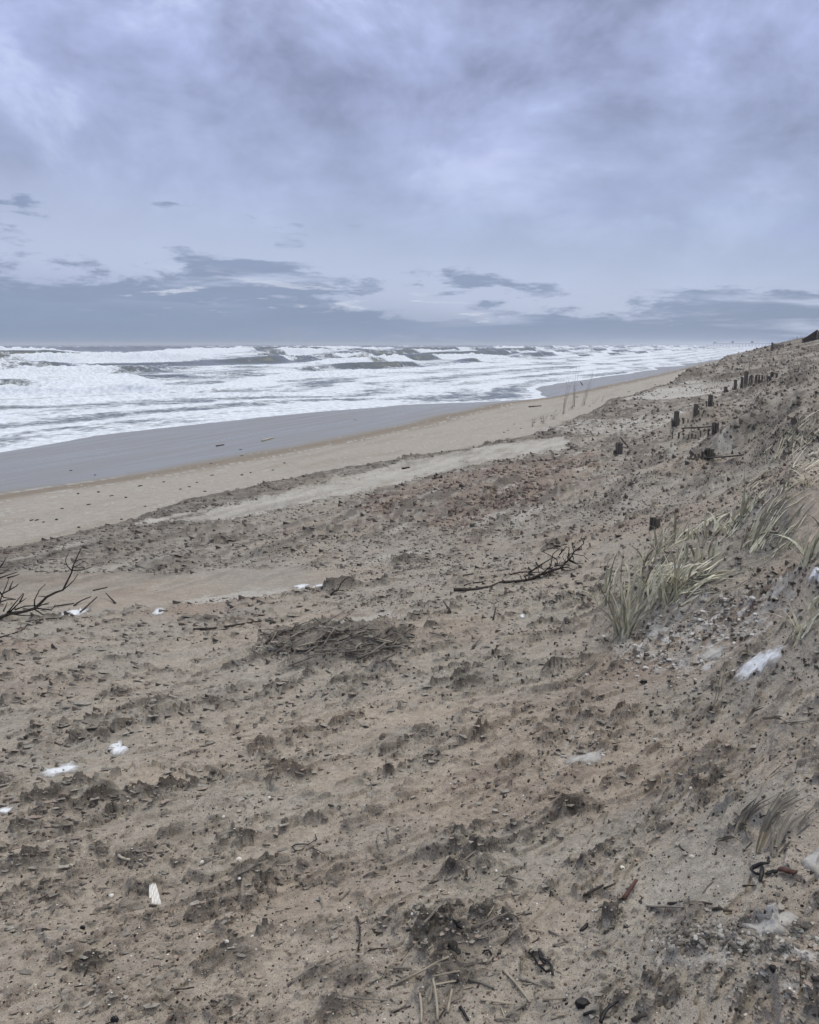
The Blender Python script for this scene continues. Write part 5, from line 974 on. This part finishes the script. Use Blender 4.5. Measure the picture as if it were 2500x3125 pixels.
clump(2462, 1722, 34, 165, 'tall grass tuft at the right edge with long pale leaves', (.3, .0), .06, .010, droop=.7, litter=10, hero=[[(1640, 590), (1670, 450), (1700, 390)], [(1630, 590), (1650, 420), (1660, 390)], [(1650, 580), (1680, 460), (1722, 440)], [(1640, 600), (1690, 520), (1722, 500)]])
clump(2490, 1850, 22, 120, 'grass tuft cut by the right edge, in the middle', (.2, .0), .06, .008)
clump(2440, 1935, 34, 130, 'grey-green grass tuft leaning right at the right edge', (.8, .0), .08, .007, litter=22, dirv=.3)
clump(2467, 1484, 12, 75, 'small sprig of grass standing on top of the hump', (.05, .0), .03, .006)
clump(2398, 1490, 10, 80, 'thin sprig of grass left on the hump crest', (.1, .0), .02, .005)
clump(2430, 1440, 14, 90, 'straw grass tuft behind the hump at the right', (.5, .1), .2, .005, litter=20)
clump(2345, 1405, 26, 75, 'small bushy grass tuft on a dark mound, upper right', (.5, .1), .2, .006, litter=22)
clump(2400, 1370, 30, 80, 'windblown grass on the dark ridge, upper right', (.8, .2), .3, .006, litter=34)
clump(2290, 1480, 20, 70, 'low grass behind the ridge tufts', (.4, .1), .2, .005, litter=16)
clump(2470, 1390, 24, 80, 'windblown grass at the right edge above the hump', (.7, .2), .3, .006, litter=24)
clump(1960, 1470, 12, 40, 'dead grass laid over the sand mound in the middle right', (1.2, -.2), .3, .008, M_DEAD, litter=46, dirv=-.35)
clump(2040, 1440, 10, 36, 'dead grass trailing from the second sand mound', (1.2, -.2), .3, .008, M_DEAD, litter=34, dirv=-.4)
clump(2475, 1320, 20, 60, 'pale grass on the slope at the upper right edge', (.4, .1), .3, .008, M_FARG)
for x_, y_, h_, w__, l_ in ((2120, 1345, 26, .3, 'on the low mound between the slat rows'), (2225, 1392, 30, .3, 'right of the flat boards'), (2300, 1330, 32, .4, 'on the dark hummock left of the isolated stump'), (2400, 1252, 26, .6, 'on the dark ridge above the isolated stump'), (2250, 1270, 20, .6, 'on the hummock behind the nearer slat row'), (2470, 1250, 30, .6, 'at the right edge high on the slope')):
    clump(x_, y_, 12, h_, 'dark dry grass streaming right ' + l_, (1.1, .1), w__, .009, M_DEAD, litter=40, dirv=.3)
clump(2360, 1310, 14, 34, 'low grass fringe along the ridge by the isolated stump', (.8, .1), .5, .008, M_FARG, litter=14)
def leaf(pl, w_, label, raise_=None, matl=None, name='grass_leaf'):
    p0 = G(*pl[0]); P_ = [np.array(at_y(x_, y_, p0[1] + .04 * i)) for i, (x_, y_) in enumerate(pl)]
    for v in P_: v[2] = max(v[2], float(H(v[0], v[1])) + .004)
    m = MB(); D = []
    for i in range(len(P_) - 1):
        for q in (0, .5): D.append(P_[i] * (1 - q) + P_[i + 1] * q)
    D.append(P_[-1]); m.blade(D, w_, (.8, .3, .5)); o = m.build(name, matl or M_GRASS, None, False, P_[0]); tag(o, label, 'grass leaf', 'single long grass leaves'); return o
leaf([(2171, 2186), (2185, 2150), (2215, 2110), (2260, 2075), (2320, 2062), (2395, 2050)], .014, 'long pale leaf arching right from its white base, below the snow', matl=M_BONE)
leaf([(2185, 2150), (2200, 2100), (2212, 2050), (2224, 2015)], .009, 'upright leaf beside the arching pale leaf')
leaf([(2180, 2150), (2192, 2090), (2205, 2025)], .007, 'second upright leaf of the small sprig, left one')
leaf([(2200, 2142), (2260, 2125), (2330, 2105)], .007, 'low leaf of the small sprig lying right')
leaf([(1388, 2008), (1388, 1990), (1390, 1968)], .007, 'tiny single blade standing alone in the middle')
leaf([(1382, 2010), (1374, 2002)], .006, 'tiny curled blade next to the lone one')
leaf([(2263, 1505), (2250, 1470), (2235, 1440), (2224, 1420)], .012, 'long straw leaf leaning left above the ridge', matl=M_BONE)
leaf([(2355, 1480), (2368, 1440), (2385, 1410), (2398, 1388)], .012, 'long pale leaf leaning right, upper right', matl=M_BONE)
leaf([(2273, 1530), (2272, 1470), (2272, 1400)], .008, 'tall thin upright stem above the ridge')
leaf([(2478, 1490), (2470, 1455), (2450, 1425), (2430, 1440)], .010, 'arched pale leaf on the hump crest', matl=M_BONE)
# wilted grass in the lower right
R5 = lambda q: (2150 + .2782 * q[0], 2100 + .2782 * q[1])
def wilt(sets, w_, label, matl=M_DEAD, jit=10, n_=6):
    m = MB(); o0 = None
    for pl in sets:
        for j in range(n_):
            dx, dy = random.uniform(-jit, jit), random.uniform(-jit, jit); P_ = []; hh = random.uniform(.005, .035); e_ = random.uniform(.8, 1.05)
            for i, q in enumerate(pl):
                f = i / (len(pl) - 1)
                if f > e_: break
                v = G(q[0] + dx * (.4 + f), q[1] + dy * (.4 + f)); v[2] += .004 + hh * math.sin(f * 2.6); P_.append(v)
            if len(P_) > 2:
                D = []
                for i in range(len(P_) - 1): D += [P_[i], (P_[i] + P_[i + 1]) / 2]
                m.blade(D + [P_[-1]], w_ * random.uniform(.6, 1.2), (-.5, .5, .4))
    o = m.build('wilted_grass_tuft', matl, None, False); tag(o, label, 'wilted grass', 'wilted grass in the lower right', 'thing'); return o
wilt([[R5(q) for q in c] for c in ([(570, 1810), (620, 1650), (700, 1480), (820, 1330), (980, 1220), (1120, 1130)], [(600, 1800), (680, 1600), (800, 1420), (900, 1300)], [(650, 1770), (720, 1640), (800, 1500)])], .008, 'wilted grey-brown grass swept up right, in the middle of the lower right tuft', jit=16, n_=15)
wilt([[R5(q) for q in c] for c in ([(750, 1850), (830, 1680), (950, 1530), (1080, 1440), (1250, 1310)], [(755, 1850), (770, 1700), (770, 1590)], [(1030, 1560), (1120, 1480), (1250, 1340)])], .007, 'paler wilted leaves sweeping to the right edge', M_DEAD, 12, 10)
wilt([[R5(q) for q in c] for c in ([(340, 1590), (450, 1420), (600, 1300), (780, 1180)], [(380, 1500), (560, 1380), (720, 1300)], [(120, 1670), (280, 1700), (430, 1760)], [(350, 1510), (440, 1560), (490, 1680), (490, 1750)])], .006, 'flattened dead leaves at the left of the lower right tuft', jit=16, n_=9)
wilt([[R5(q) for q in c] for c in ([(450, 1790), (520, 1850), (590, 1930)], [(830, 1840), (950, 1820), (1100, 1800)], [(1000, 1640), (1120, 1640), (1250, 1660)])], .008, 'thick dead leaves at the foot of the lower right tuft', jit=9, n_=6)
wilt([[R5(q) for q in c] for c in ([(490, 1370), (560, 1270), (615, 1200), (620, 1120), (575, 1055)], [(620, 1115), (720, 1010), (830, 940), (850, 880), (760, 830)])], .004, 'two thin curled stems above the wilted tuft', M_DEAD, 2, 2)
wilt([[R5(q) for q in c] for c in ([(640, 345), (760, 360), (830, 400), (900, 460), (1050, 440), (1250, 370)], [(830, 400), (1000, 430), (1200, 380)], [(450, 390), (520, 310), (640, 280), (850, 275)])], .012, 'flat dead leaf mat on a sand ledge at the right edge', M_DEAD, 5, 3)
wilt([[(1745, 2075), (1800, 2040), (1860, 1985), (1910, 1940)], [(1800, 2090), (1870, 2040), (1925, 2000)]], .006, 'dead grass trailing down left of the big clump', M_DEAD, 14, 9)
# sea oats: tall thin stems on the dune toe
def oats(bx, by, tx, ty, n_, label, w_=.007, jit=8):
    p = G(bx, by); m = MB()
    for i in range(n_):
        f = random.uniform(.55, 1.0); x0 = bx + random.uniform(-jit, jit) * .6; b = G(x0, by + random.uniform(-2, 2)); tp = np.array(at_y(tx + random.uniform(-jit, jit) * 1.4, ty, p[1])); top = b + (tp - p) * f; mid = (b + top) / 2 - np.array((.02, 0, 0)) * np.linalg.norm(top - b)
        b = b - (0, 0, .03); m.tube([b, mid, top], [w_ * .8, w_ * .6, w_ * .3], 4)
        d = (top - mid); d /= np.linalg.norm(d)
        if f > .75: m.tube([top - d * .22, top - d * .1, top + d * .02], [w_ * .3, w_ * 1.3, w_ * .2], 5)
    o = m.build('sea_oats', M_FARG, None, True, p); tag(o, label, 'sea oats', 'tall sea oats on the dune toe'); return o
oats(1717, 1263, 1738, 1158, 8, 'sea oat stems, second tallest group from the left'); oats(1749, 1242, 1757, 1117, 9, 'tallest group of sea oat stems, in the middle'); oats(1779, 1238, 1818, 1128, 9, 'sea oat stems leaning right beyond the tallest group')
oats(1625, 1302, 1632, 1270, 7, 'short sea oat stems at the left end, nearest the beach', jit=6); oats(1655, 1293, 1665, 1262, 9, 'short sea oat stems, second group from the left end', jit=10); oats(1683, 1280, 1698, 1245, 9, 'short sea oat stems just left of the tall groups', jit=12); oats(1740, 1252, 1748, 1235, 7, 'low stems between the two tallest groups', jit=12); oats(1810, 1232, 1822, 1205, 4, 'few short stems right of the leaning group', jit=10); oats(1835, 1226, 1845, 1202, 3, 'last thin stems at the right end of the sea oats', jit=6)
# far dune grass tufts
FGp = 'grass tufts on the far dune'
for i in range(110):
    u = random.random(); x_ = random.uniform(2120, 2500); y_ = 1150 - (x_ - 2120) * .12 - 8 + random.uniform(-30, 75)
    if y_ < np.interp(x_, (2120, 2293, 2330, 2380, 2400, 2440, 2500), (1110, 1080, 1068, 1052, 1040, 1038, 1026)) + 3: continue
    clump(x_, y_, 14, random.uniform(9, 20), 'brownish grass tuft on the far dune slope', (.5, .2), .5, .02, M_FARG, group=FGp, name='dune_grass_tuft')
for x_, y_, h_ in ((2300, 1079, 9), (2330, 1068, 9), (2380, 1051, 8), (2420, 1037, 14), (2436, 1038, 18), (2450, 1037, 20), (2462, 1036, 18), (2250, 1087, 10), (2225, 1092, 9)):
    clump(x_, y_, 16, h_, 'thin grass tuft against the sky on the far dune crest', (.3, .1), .9, .02, M_FARG, group='grass on the far crest', name='dune_grass_tuft')
# ------------------------------------------------------------------ far fences, house, pier
def far_fence(x0, x1, y0b, y1b, h0, h1, n_, label, postx=None):
    a, k = PXS(x0, y0b); root = empty('sand_fence', a); tag(root, label, 'sand fence', 'sand fences on the far dune')
    for i in range(n_):
        q = i / (n_ - 1); p = np.array(at_y(x0 + (x1 - x0) * q, y0b + (y1b - y0b) * q, a[1])); g_ = float(H(p[0], p[1])); p[2] = g_; hh = (h0 + (h1 - h0) * q) * k * random.uniform(.9, 1.05)
        m = MB().box((p[0], p[1], p[2] + hh / 2 - .2), (1.3 * k, .03, hh + .4), .1, (random.uniform(-.05, .05), 0)); m.build('slat', M_BARK, root, False)
    if postx: m = MB().box((a[0] - 4 * k, a[1], a[2] + h0 * k * .55 - .2), (4 * k, .2, h0 * k * 1.15 + .4), 0); m.build('post', M_POST, root, False)
    q0 = np.array(at_y(x0, y0b, a[1])); q1 = np.array(at_y(x1, y1b, a[1])); m = MB(); m.tube([q0 + (0, -.03, h0 * k * .7), q1 + (0, -.03, h1 * k * .7)], .02, 4); m.build('wire', M_POST, root, False)
far_fence(2360, 2391, 1070, 1064, 19, 11, 9, 'leaning slat fence with a dark post on the far dune', True); far_fence(2448, 2474, 1047, 1043, 12, 10, 8, 'upper slat fence just below the dark roof')
pr, k = PXS(2478, 1040); Yh = pr[1]; ap = np.array(at_y(2494, 1006, Yh)); ev_ = np.array(at_y(2450, 1035, Yh)); W_ = ap[0] - ev_[0]; root = empty('beach_house', (ap[0], Yh + 5, ev_[2] - 1.2)); tag(root, 'dark sloping roof of a house behind the dune at the upper right edge', 'house')
m = MB(); dz = .22
for sgn in (-1, 1):
    x_e = ap[0] + sgn * W_; b0 = len(m.v)
    for yy in (Yh, Yh + 10):
        sh = ap[0] * (yy / Yh - 1); m.v += [np.array((ap[0] + sh, yy, ap[2])), np.array((x_e + sh, yy, ev_[2])), np.array((x_e + sh, yy, ev_[2] - dz)), np.array((ap[0] + sh, yy, ap[2] - dz))]
    for f in ((0, 1, 5, 4), (1, 2, 6, 5), (2, 3, 7, 6), (0, 3, 2, 1), (4, 5, 6, 7)): m.f.append(tuple(b0 + i for i in f))
m.build('roof', M_ROOF, root, False)
m = MB(); b0 = 0; zb = ev_[2] - 2.2
for yy in (Yh + .3, Yh + 9.7): sh = ap[0] * (yy / Yh - 1); m.v += [np.array((ap[0] - W_ * .93 + sh, yy, zb)), np.array((ap[0] + W_ * .93 + sh, yy, zb)), np.array((ap[0] + W_ * .93 + sh, yy, ev_[2] - .1)), np.array((ap[0] + sh, yy, ap[2] - dz - .03)), np.array((ap[0] - W_ * .93 + sh, yy, ev_[2] - .1))]
m.f += [(0, 1, 2, 3, 4), (9, 8, 7, 6, 5), (0, 4, 9, 5), (1, 6, 7, 2)]; m.build('wall', M_ROOF, root, False)
m = MB().box((ap[0] + .1, Yh - .06, (ap[2] + zb) / 2), (.22, .1, ap[2] - zb - .4)); m.build('corner_board', M_WALL, root, False)
Yp = 1840.; PB = lambda px: (px - 1250) / F * Yp * 1.0 / (CP) 
def ppos(q):   # q 0 at the sea end, 1 at the landward end (hidden by the dune)
    a0 = np.array(at_y(2176, 1052, 1880.)); a1 = np.array(at_y(2375, 1052, 1800.)); return a0 + (a1 - a0) * q
zd = E + 4.5 / F * 1840; rootp = empty('fishing_pier', (*ppos(0)[:2], 0)); tag(rootp, 'long fishing pier on piles with small cabins, far away on the horizon', 'pier')
m = MB(); a0, a1 = ppos(0), ppos(1); dv_ = (a1 - a0)[:2]; dv_ /= np.linalg.norm(dv_); nn = np.array((-dv_[1], dv_[0])); b0 = 0
for zz in (zd - .7, zd):
    for q_, sg in ((a0, -1), (a1, -1), (a1, 1), (a0, 1)): m.v.append(np.array((*(q_[:2] + nn * 3 * sg), zz)))
m.f += [(0, 3, 2, 1), (4, 5, 6, 7), (0, 1, 5, 4), (1, 2, 6, 5), (2, 3, 7, 6), (3, 0, 4, 7)]; m.build('deck', M_DECK, rootp, False)
for i in range(20):
    c_ = ppos((i + .3) / 20.); m = MB()
    for sg in (-1, 1): m.tube([np.array((*(c_[:2] + nn * 2.4 * sg), -2.5)), np.array((*(c_[:2] + nn * 2.4 * sg), zd - .7))], .2, 6)
    m.build('pile', M_DECK, rootp, False)
for q_, w_, h_ in ((.03, 5.5, 2.4), (.31, 5.5, 4.2), (.61, 6.0, 4.2)):
    c_ = ppos(q_); an = math.atan2(dv_[1], dv_[0]); m = MB().box((c_[0], c_[1], zd + .55 * h_), (w_ * .85, 3.6, h_ * .9), an); ca_ = m.build('cabin', M_DECK, rootp, False)
    m = MB().box((c_[0], c_[1], zd + h_ + .1), (w_ * 1.15, 4.6, .4), an); m.build('cabin_roof', M_DECK, rootp, False)
for q_ in (.08, .385, .70, .675, .9):
    c_ = ppos(q_); m = MB().tube([np.array((c_[0], c_[1], zd)), np.array((c_[0], c_[1], zd + 11))], .14, 5); m.build('lamp_pole', M_DECK, rootp, False)
# ------------------------------------------------------------------ debris on the open beach
def debris(px, py, w_, label, group='dark seaweed scraps on the open tan beach', h=.5, matl=None, name='seaweed_scrap', cat='seaweed'):
    p, k = PXS(px, py); m = MB()
    for j in range(3): m.lump(p + (random.uniform(-.4, .4) * w_ * k, random.uniform(-.5, .5) * w_ * k, .01), (w_ * k * random.uniform(.3, .6), w_ * k * .4, w_ * k * h * random.uniform(.2, .5)), 7, int(px) + j)
    o = m.build(name, matl or M_WEED, None, True, p); tag(o, label, cat, group)
B2 = lambda q: (.7246 * q[0], 950 + .7246 * q[1])
for i, q in enumerate(((530, 785), (180, 889), (240, 878), (262, 832), (375, 815), (610, 823), (510, 877), (470, 778), (830, 722), (797, 740), (895, 691), (1055, 680), (590, 737), (690, 720), (760, 750), (670, 833), (330, 770), (1020, 690), (1200, 640), (1150, 670))):
    debris(*B2(q), random.uniform(6, 10), 'small dark scrap of seaweed on the tan beach')
debris(*B2((415, 762)), 9, 'roundest black scrap on the beach, apart from the others', None); debris(*B2((862, 760)), 8, 'black scrap at the dune edge side of the beach, middle', None); debris(*B2((332, 911)), 10, 'black scrap right at the dune toe, left', None)
for q, l in (((133, 881), 'left one of three black scraps in a row'), ((157, 880), 'middle one of three black scraps in a row')): debris(*B2(q), 8, l, 'three black scraps in a row')
for q in ((1018, 609), (1015, 583), (890, 642), (300, 672), (402, 690), (1495, 458)): debris(*B2(q), random.uniform(6, 9), 'dark scrap lying on the wet sand', 'dark scraps on the wet sand', .3)
debris(1762, 1212, 6, 'far dark scrap on the wet sand beyond the sea oats', None); debris(1506, 1211, 6, 'dark spot on the wet sand below the white foam tongue', None)
stick((1614, 1243), (1652, 1240), .05, .03, 0, M_BARK, .6, 'drift_log', 'thin dark log lying on the beach behind the short sea oats', 'log')
stick((800, 1347), (835, 1337), .05, .03, 0, M_BONE, .6, 'drift_log', 'pale log with a dark end on the wet sand', 'log'); stick((660, 1362), (684, 1358), .03, .02, 0, M_BARK, .6, 'drift_log', 'small dark forked wood on the wet sand', 'log')
p = G(1779, 1176); top = np.array(at_y(1770, 1165, p[1])); tag(MB().tube([p - (0, 0, .05), (p + top) / 2 + (.03, 0, 0), top], [.05, .06, .03], 6).build('drift_stick', M_BARK), 'short dark stick standing aslant at the water line behind the sea oats', 'stick')
stick((1228, 1432), (1250, 1428), .03, .02, 0, M_BARK, .6, 'drift_stick', 'small dark stick on the pale sand band', 'stick')
stick((700, 1667), (738, 1668), .02, .012, 0, M_BONE, .6, 'drift_stick', 'pale short stick among the clods of the middle apron', 'stick')
for i in range(16):
    x_ = random.uniform(1500, 2150); y_ = 1330 - (x_ - 1500) * .27 + random.uniform(-25, 5); debris(x_, y_, random.uniform(4, 7), 'small dark scrap on the far part of the beach', 'far dark scraps on the beach')
# ------------------------------------------------------------------ haze, sky, sun, camera
def build_haze():
    me = bpy.data.meshes.new('haze'); R0 = 7200.
    v = [(x, y, z) for z in (-4.0, 17.0) for x, y in ((-R0, -60), (R0, -60), (R0, R0), (-R0, R0))]
    me.from_pydata(v, [], [(0, 3, 2, 1), (4, 5, 6, 7), (0, 1, 5, 4), (1, 2, 6, 5), (2, 3, 7, 6), (3, 0, 4, 7)])
    m = bpy.data.materials.new('sea_air'); m.use_nodes = True; nt = m.node_tree; nt.nodes.remove(nt.nodes['Principled BSDF'])
    pv = nt.nodes.new('ShaderNodeVolumePrincipled'); pv.inputs['Density'].default_value = .0003; pv.inputs['Color'].default_value = (.82, .86, .92, 1)
    nt.links.new(pv.outputs[0], nt.nodes['Material Output'].inputs['Volume']); me.materials.append(m)
    o = bpy.data.objects.new('haze', me); C.objects.link(o); tag(o, 'thin salty sea haze over beach and surf', 'haze', kind='stuff')
USE_HAZE = True
if USE_HAZE: build_haze()

SUN_EL, SUN_AZ = math.radians(62), math.radians(35)     # azimuth clockwise from +Y: behind the dune, on the right
w = bpy.data.worlds.new('World'); SC.world = w; w.use_nodes = True; nt = w.node_tree; L = nt.links.new
bg = nt.nodes['Background']
sk = nt.nodes.new('ShaderNodeTexSky'); sk.sky_type = 'NISHITA'; sk.sun_disc = False; sk.sun_elevation = SUN_EL; sk.sun_rotation = SUN_AZ
tc = nt.nodes.new('ShaderNodeTexCoord'); sx = nt.nodes.new('ShaderNodeSeparateXYZ'); L(tc.outputs['Generated'], sx.inputs[0])
def M(op, a, b=None, c=None, clamp=False):
    n_ = nt.nodes.new('ShaderNodeMath'); n_.operation = op; n_.use_clamp = clamp
    for i, v in enumerate((a, b, c)):
        if v is None: continue
        if isinstance(v, (int, float)): n_.inputs[i].default_value = v
        else: L(v, n_.inputs[i])
    return n_.outputs[0]
def SS(a, b, v):
    n_ = nt.nodes.new('ShaderNodeMapRange'); n_.interpolation_type = 'SMOOTHSTEP'; n_.inputs['From Min'].default_value = a; n_.inputs['From Max'].default_value = b; L(v, n_.inputs[0]); return n_.outputs[0]
def NZ(vec, scale, det, rough=.55, dist=0):
    n_ = nt.nodes.new('ShaderNodeTexNoise'); n_.inputs['Scale'].default_value = scale; n_.inputs['Detail'].default_value = det; n_.inputs['Roughness'].default_value = rough; n_.inputs['Distortion'].default_value = dist; L(vec, n_.inputs['Vector']); return n_.outputs[0]
def MIX(f, a, b):
    n_ = nt.nodes.new('ShaderNodeMix'); n_.data_type = 'RGBA'
    for i, v in ((0, f), (6, a), (7, b)):
        if isinstance(v, tuple): n_.inputs[i].default_value = (*v, 1)
        elif isinstance(v, (int, float)): n_.inputs[i].default_value = v
        else: L(v, n_.inputs[i])
    return n_.outputs[2]
def XYZ(x, y, z=0.0):
    n_ = nt.nodes.new('ShaderNodeCombineXYZ')
    for i, v in enumerate((x, y, z)):
        if isinstance(v, (int, float)): n_.inputs[i].default_value = v
        else: L(v, n_.inputs[i])
    return n_.outputs[0]
X_, Y_, Z_ = sx.outputs[0], sx.outputs[1], sx.outputs[2]
zc = M('MAXIMUM', Z_, 0.0); dv = M('ADD', zc, .16)
pv_ = XYZ(M('DIVIDE', X_, dv), M('DIVIDE', Y_, dv), 0.0)          # cloud deck seen in perspective
azm = M('ARCTAN2', X_, Y_); el = M('ARCSINE', Z_)
ev = XYZ(azm, M('MULTIPLY', el, 3.2), 0.0)
big = NZ(pv_, .62, 4, .5, .4); med = NZ(pv_, 1.7, 6, .52, .5)
soft = NZ(XYZ(azm, M('MULTIPLY', el, 1.7), 5.0), 5.5, 7, .6, .35)
# deck colour by elevation
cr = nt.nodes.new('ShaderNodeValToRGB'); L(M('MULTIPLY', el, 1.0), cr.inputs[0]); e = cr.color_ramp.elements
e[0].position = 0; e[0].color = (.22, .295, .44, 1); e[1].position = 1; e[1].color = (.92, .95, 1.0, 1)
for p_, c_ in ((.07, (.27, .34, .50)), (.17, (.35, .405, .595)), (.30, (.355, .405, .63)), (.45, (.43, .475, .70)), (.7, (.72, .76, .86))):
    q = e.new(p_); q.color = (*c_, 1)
soft2 = NZ(XYZ(azm, M('MULTIPLY', el, 1.9), 41.0), 3.4, 5, .55, .2)
soft3 = NZ(XYZ(azm, M('MULTIPLY', el, 1.5), 71.0), 11.0, 5, .55, .15)
tone = M('ADD', M('MULTIPLY', M('SUBTRACT', big, .5), .35), M('ADD', M('MULTIPLY', M('SUBTRACT', soft3, .5), .55), M('ADD', M('MULTIPLY', M('SUBTRACT', soft2, .5), 1.2), M('MULTIPLY', M('SUBTRACT', soft, .5), 1.25))))
up = SS(.10, .35, el)
sc1 = M('ADD', 1.0, M('MULTIPLY', tone, M('ADD', .5, M('MULTIPLY', up, .75))))
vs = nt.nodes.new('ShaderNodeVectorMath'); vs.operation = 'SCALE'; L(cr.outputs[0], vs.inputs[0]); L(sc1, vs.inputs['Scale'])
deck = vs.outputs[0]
# pale broken places and lavender shade
hl = M('MULTIPLY', SS(.52, .64, M('ADD', M('MULTIPLY', soft2, .45), M('MULTIPLY', soft, .55))), M('MULTIPLY', M('ADD', .15, M('MULTIPLY', up, .75)), M('SUBTRACT', 1.0, SS(.45, .7, el))))
deck = MIX(hl, deck, (.58, .64, .82))
deck = MIX(M('MULTIPLY', M('MULTIPLY', SS(.5, .7, NZ(ev, 2.1, 3, .5)), .35), M('SUBTRACT', 1.0, SS(.45, .7, el))), deck, (.38, .40, .68))
# pale clear strip above the bank, then the ragged dark bank along the horizon
rg = NZ(XYZ(M('MULTIPLY', azm, 2.3), M('MULTIPLY', el, 8.5), 3.0), 2.8, 8, .62, .15)
edge = M('SUBTRACT', .062, M('MULTIPLY', azm, .085))     # bank top falls towards the right
dl = M('SUBTRACT', el, edge)
strip = M('MULTIPLY', SS(-.06, .0, dl), M('SUBTRACT', 1.0, SS(.01, .11, dl)))
deck = MIX(M('MULTIPLY', strip, .8), deck, (.46, .52, .69))
bank = SS(-.008, .022, M('SUBTRACT', M('MULTIPLY', M('SUBTRACT', rg, .5), .38), dl))
bcol = MIX(SS(.0, .10, el), (.175, .245, .385), (.225, .27, .41))
bcol = MIX(M('MULTIPLY', SS(.4, .65, NZ(XYZ(M('MULTIPLY', azm, 3.0), M('MULTIPLY', el, 14.0), 7.0), 2.0, 5)), .35), bcol, (.24, .31, .475))
low = M('SUBTRACT', 1.0, SS(-.055, -.01, dl)); bstr = NZ(XYZ(M('MULTIPLY', azm, 1.8), M('MULTIPLY', el, 16.0), 23.0), 2.4, 7, .6, .2)
deck = MIX(M('MULTIPLY', bank, M('MAXIMUM', M('MULTIPLY', SS(.34, .52, bstr), 1.0), M('MULTIPLY', low, .95))), deck, bcol)
# a few bright slits in the bank
sl = NZ(XYZ(M('MULTIPLY', azm, 3.2), M('MULTIPLY', el, 26.0), 14.0), 2.6, 8, .66, .3)
slit = M('MULTIPLY', M('MULTIPLY', SS(.56, .64, sl), M('SUBTRACT', 1.0, SS(.05, .2, azm))), M('MULTIPLY', SS(-.06, -.035, dl), M('SUBTRACT', 1.0, SS(-.015, .01, dl))))
deck = MIX(M('MULTIPLY', slit, .7), deck, (.60, .64, .76))
vs2 = nt.nodes.new('ShaderNodeVectorMath'); vs2.operation = 'SCALE'; L(sk.outputs[0], vs2.inputs[0]); vs2.inputs['Scale'].default_value = .006
ad = nt.nodes.new('ShaderNodeVectorMath'); ad.operation = 'ADD'
SKY_STR = .12
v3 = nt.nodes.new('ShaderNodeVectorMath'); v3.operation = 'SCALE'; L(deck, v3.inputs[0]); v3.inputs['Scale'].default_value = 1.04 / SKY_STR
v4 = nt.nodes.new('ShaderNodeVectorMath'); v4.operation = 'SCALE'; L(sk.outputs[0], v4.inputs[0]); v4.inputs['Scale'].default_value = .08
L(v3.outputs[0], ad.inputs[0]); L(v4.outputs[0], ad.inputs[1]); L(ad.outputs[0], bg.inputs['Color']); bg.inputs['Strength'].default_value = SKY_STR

ld = bpy.data.lights.new('sun', 'SUN'); ld.energy = 1.3; ld.angle = math.radians(14); ld.color = (1, .90, .74)
lo = bpy.data.objects.new('sun', ld); C.objects.link(lo); lo.rotation_euler = (math.radians(90) - SUN_EL, 0, math.pi - SUN_AZ)
cam = bpy.data.cameras.new('camera'); cam.sensor_fit = 'VERTICAL'; cam.sensor_height = 32.5; cam.sensor_width = 26; cam.lens = 26.0 * 26 / 26 ; cam.clip_end = 20000; cam.clip_start = .05
cam.lens = 32.5 * F / 3125.
co = bpy.data.objects.new('camera', cam); C.objects.link(co); co.location = (0, 0, E); co.rotation_euler = (math.pi / 2 - PITCH, 0, 0); SC.camera = co
SC.view_settings.view_transform = 'Standard'; SC.view_settings.look = 'None'; SC.view_settings.exposure = 0; SC.view_settings.gamma = 1
SC.cycles.max_bounces = 5; SC.cycles.diffuse_bounces = 3; SC.cycles.glossy_bounces = 2; SC.cycles.volume_bounces = 1
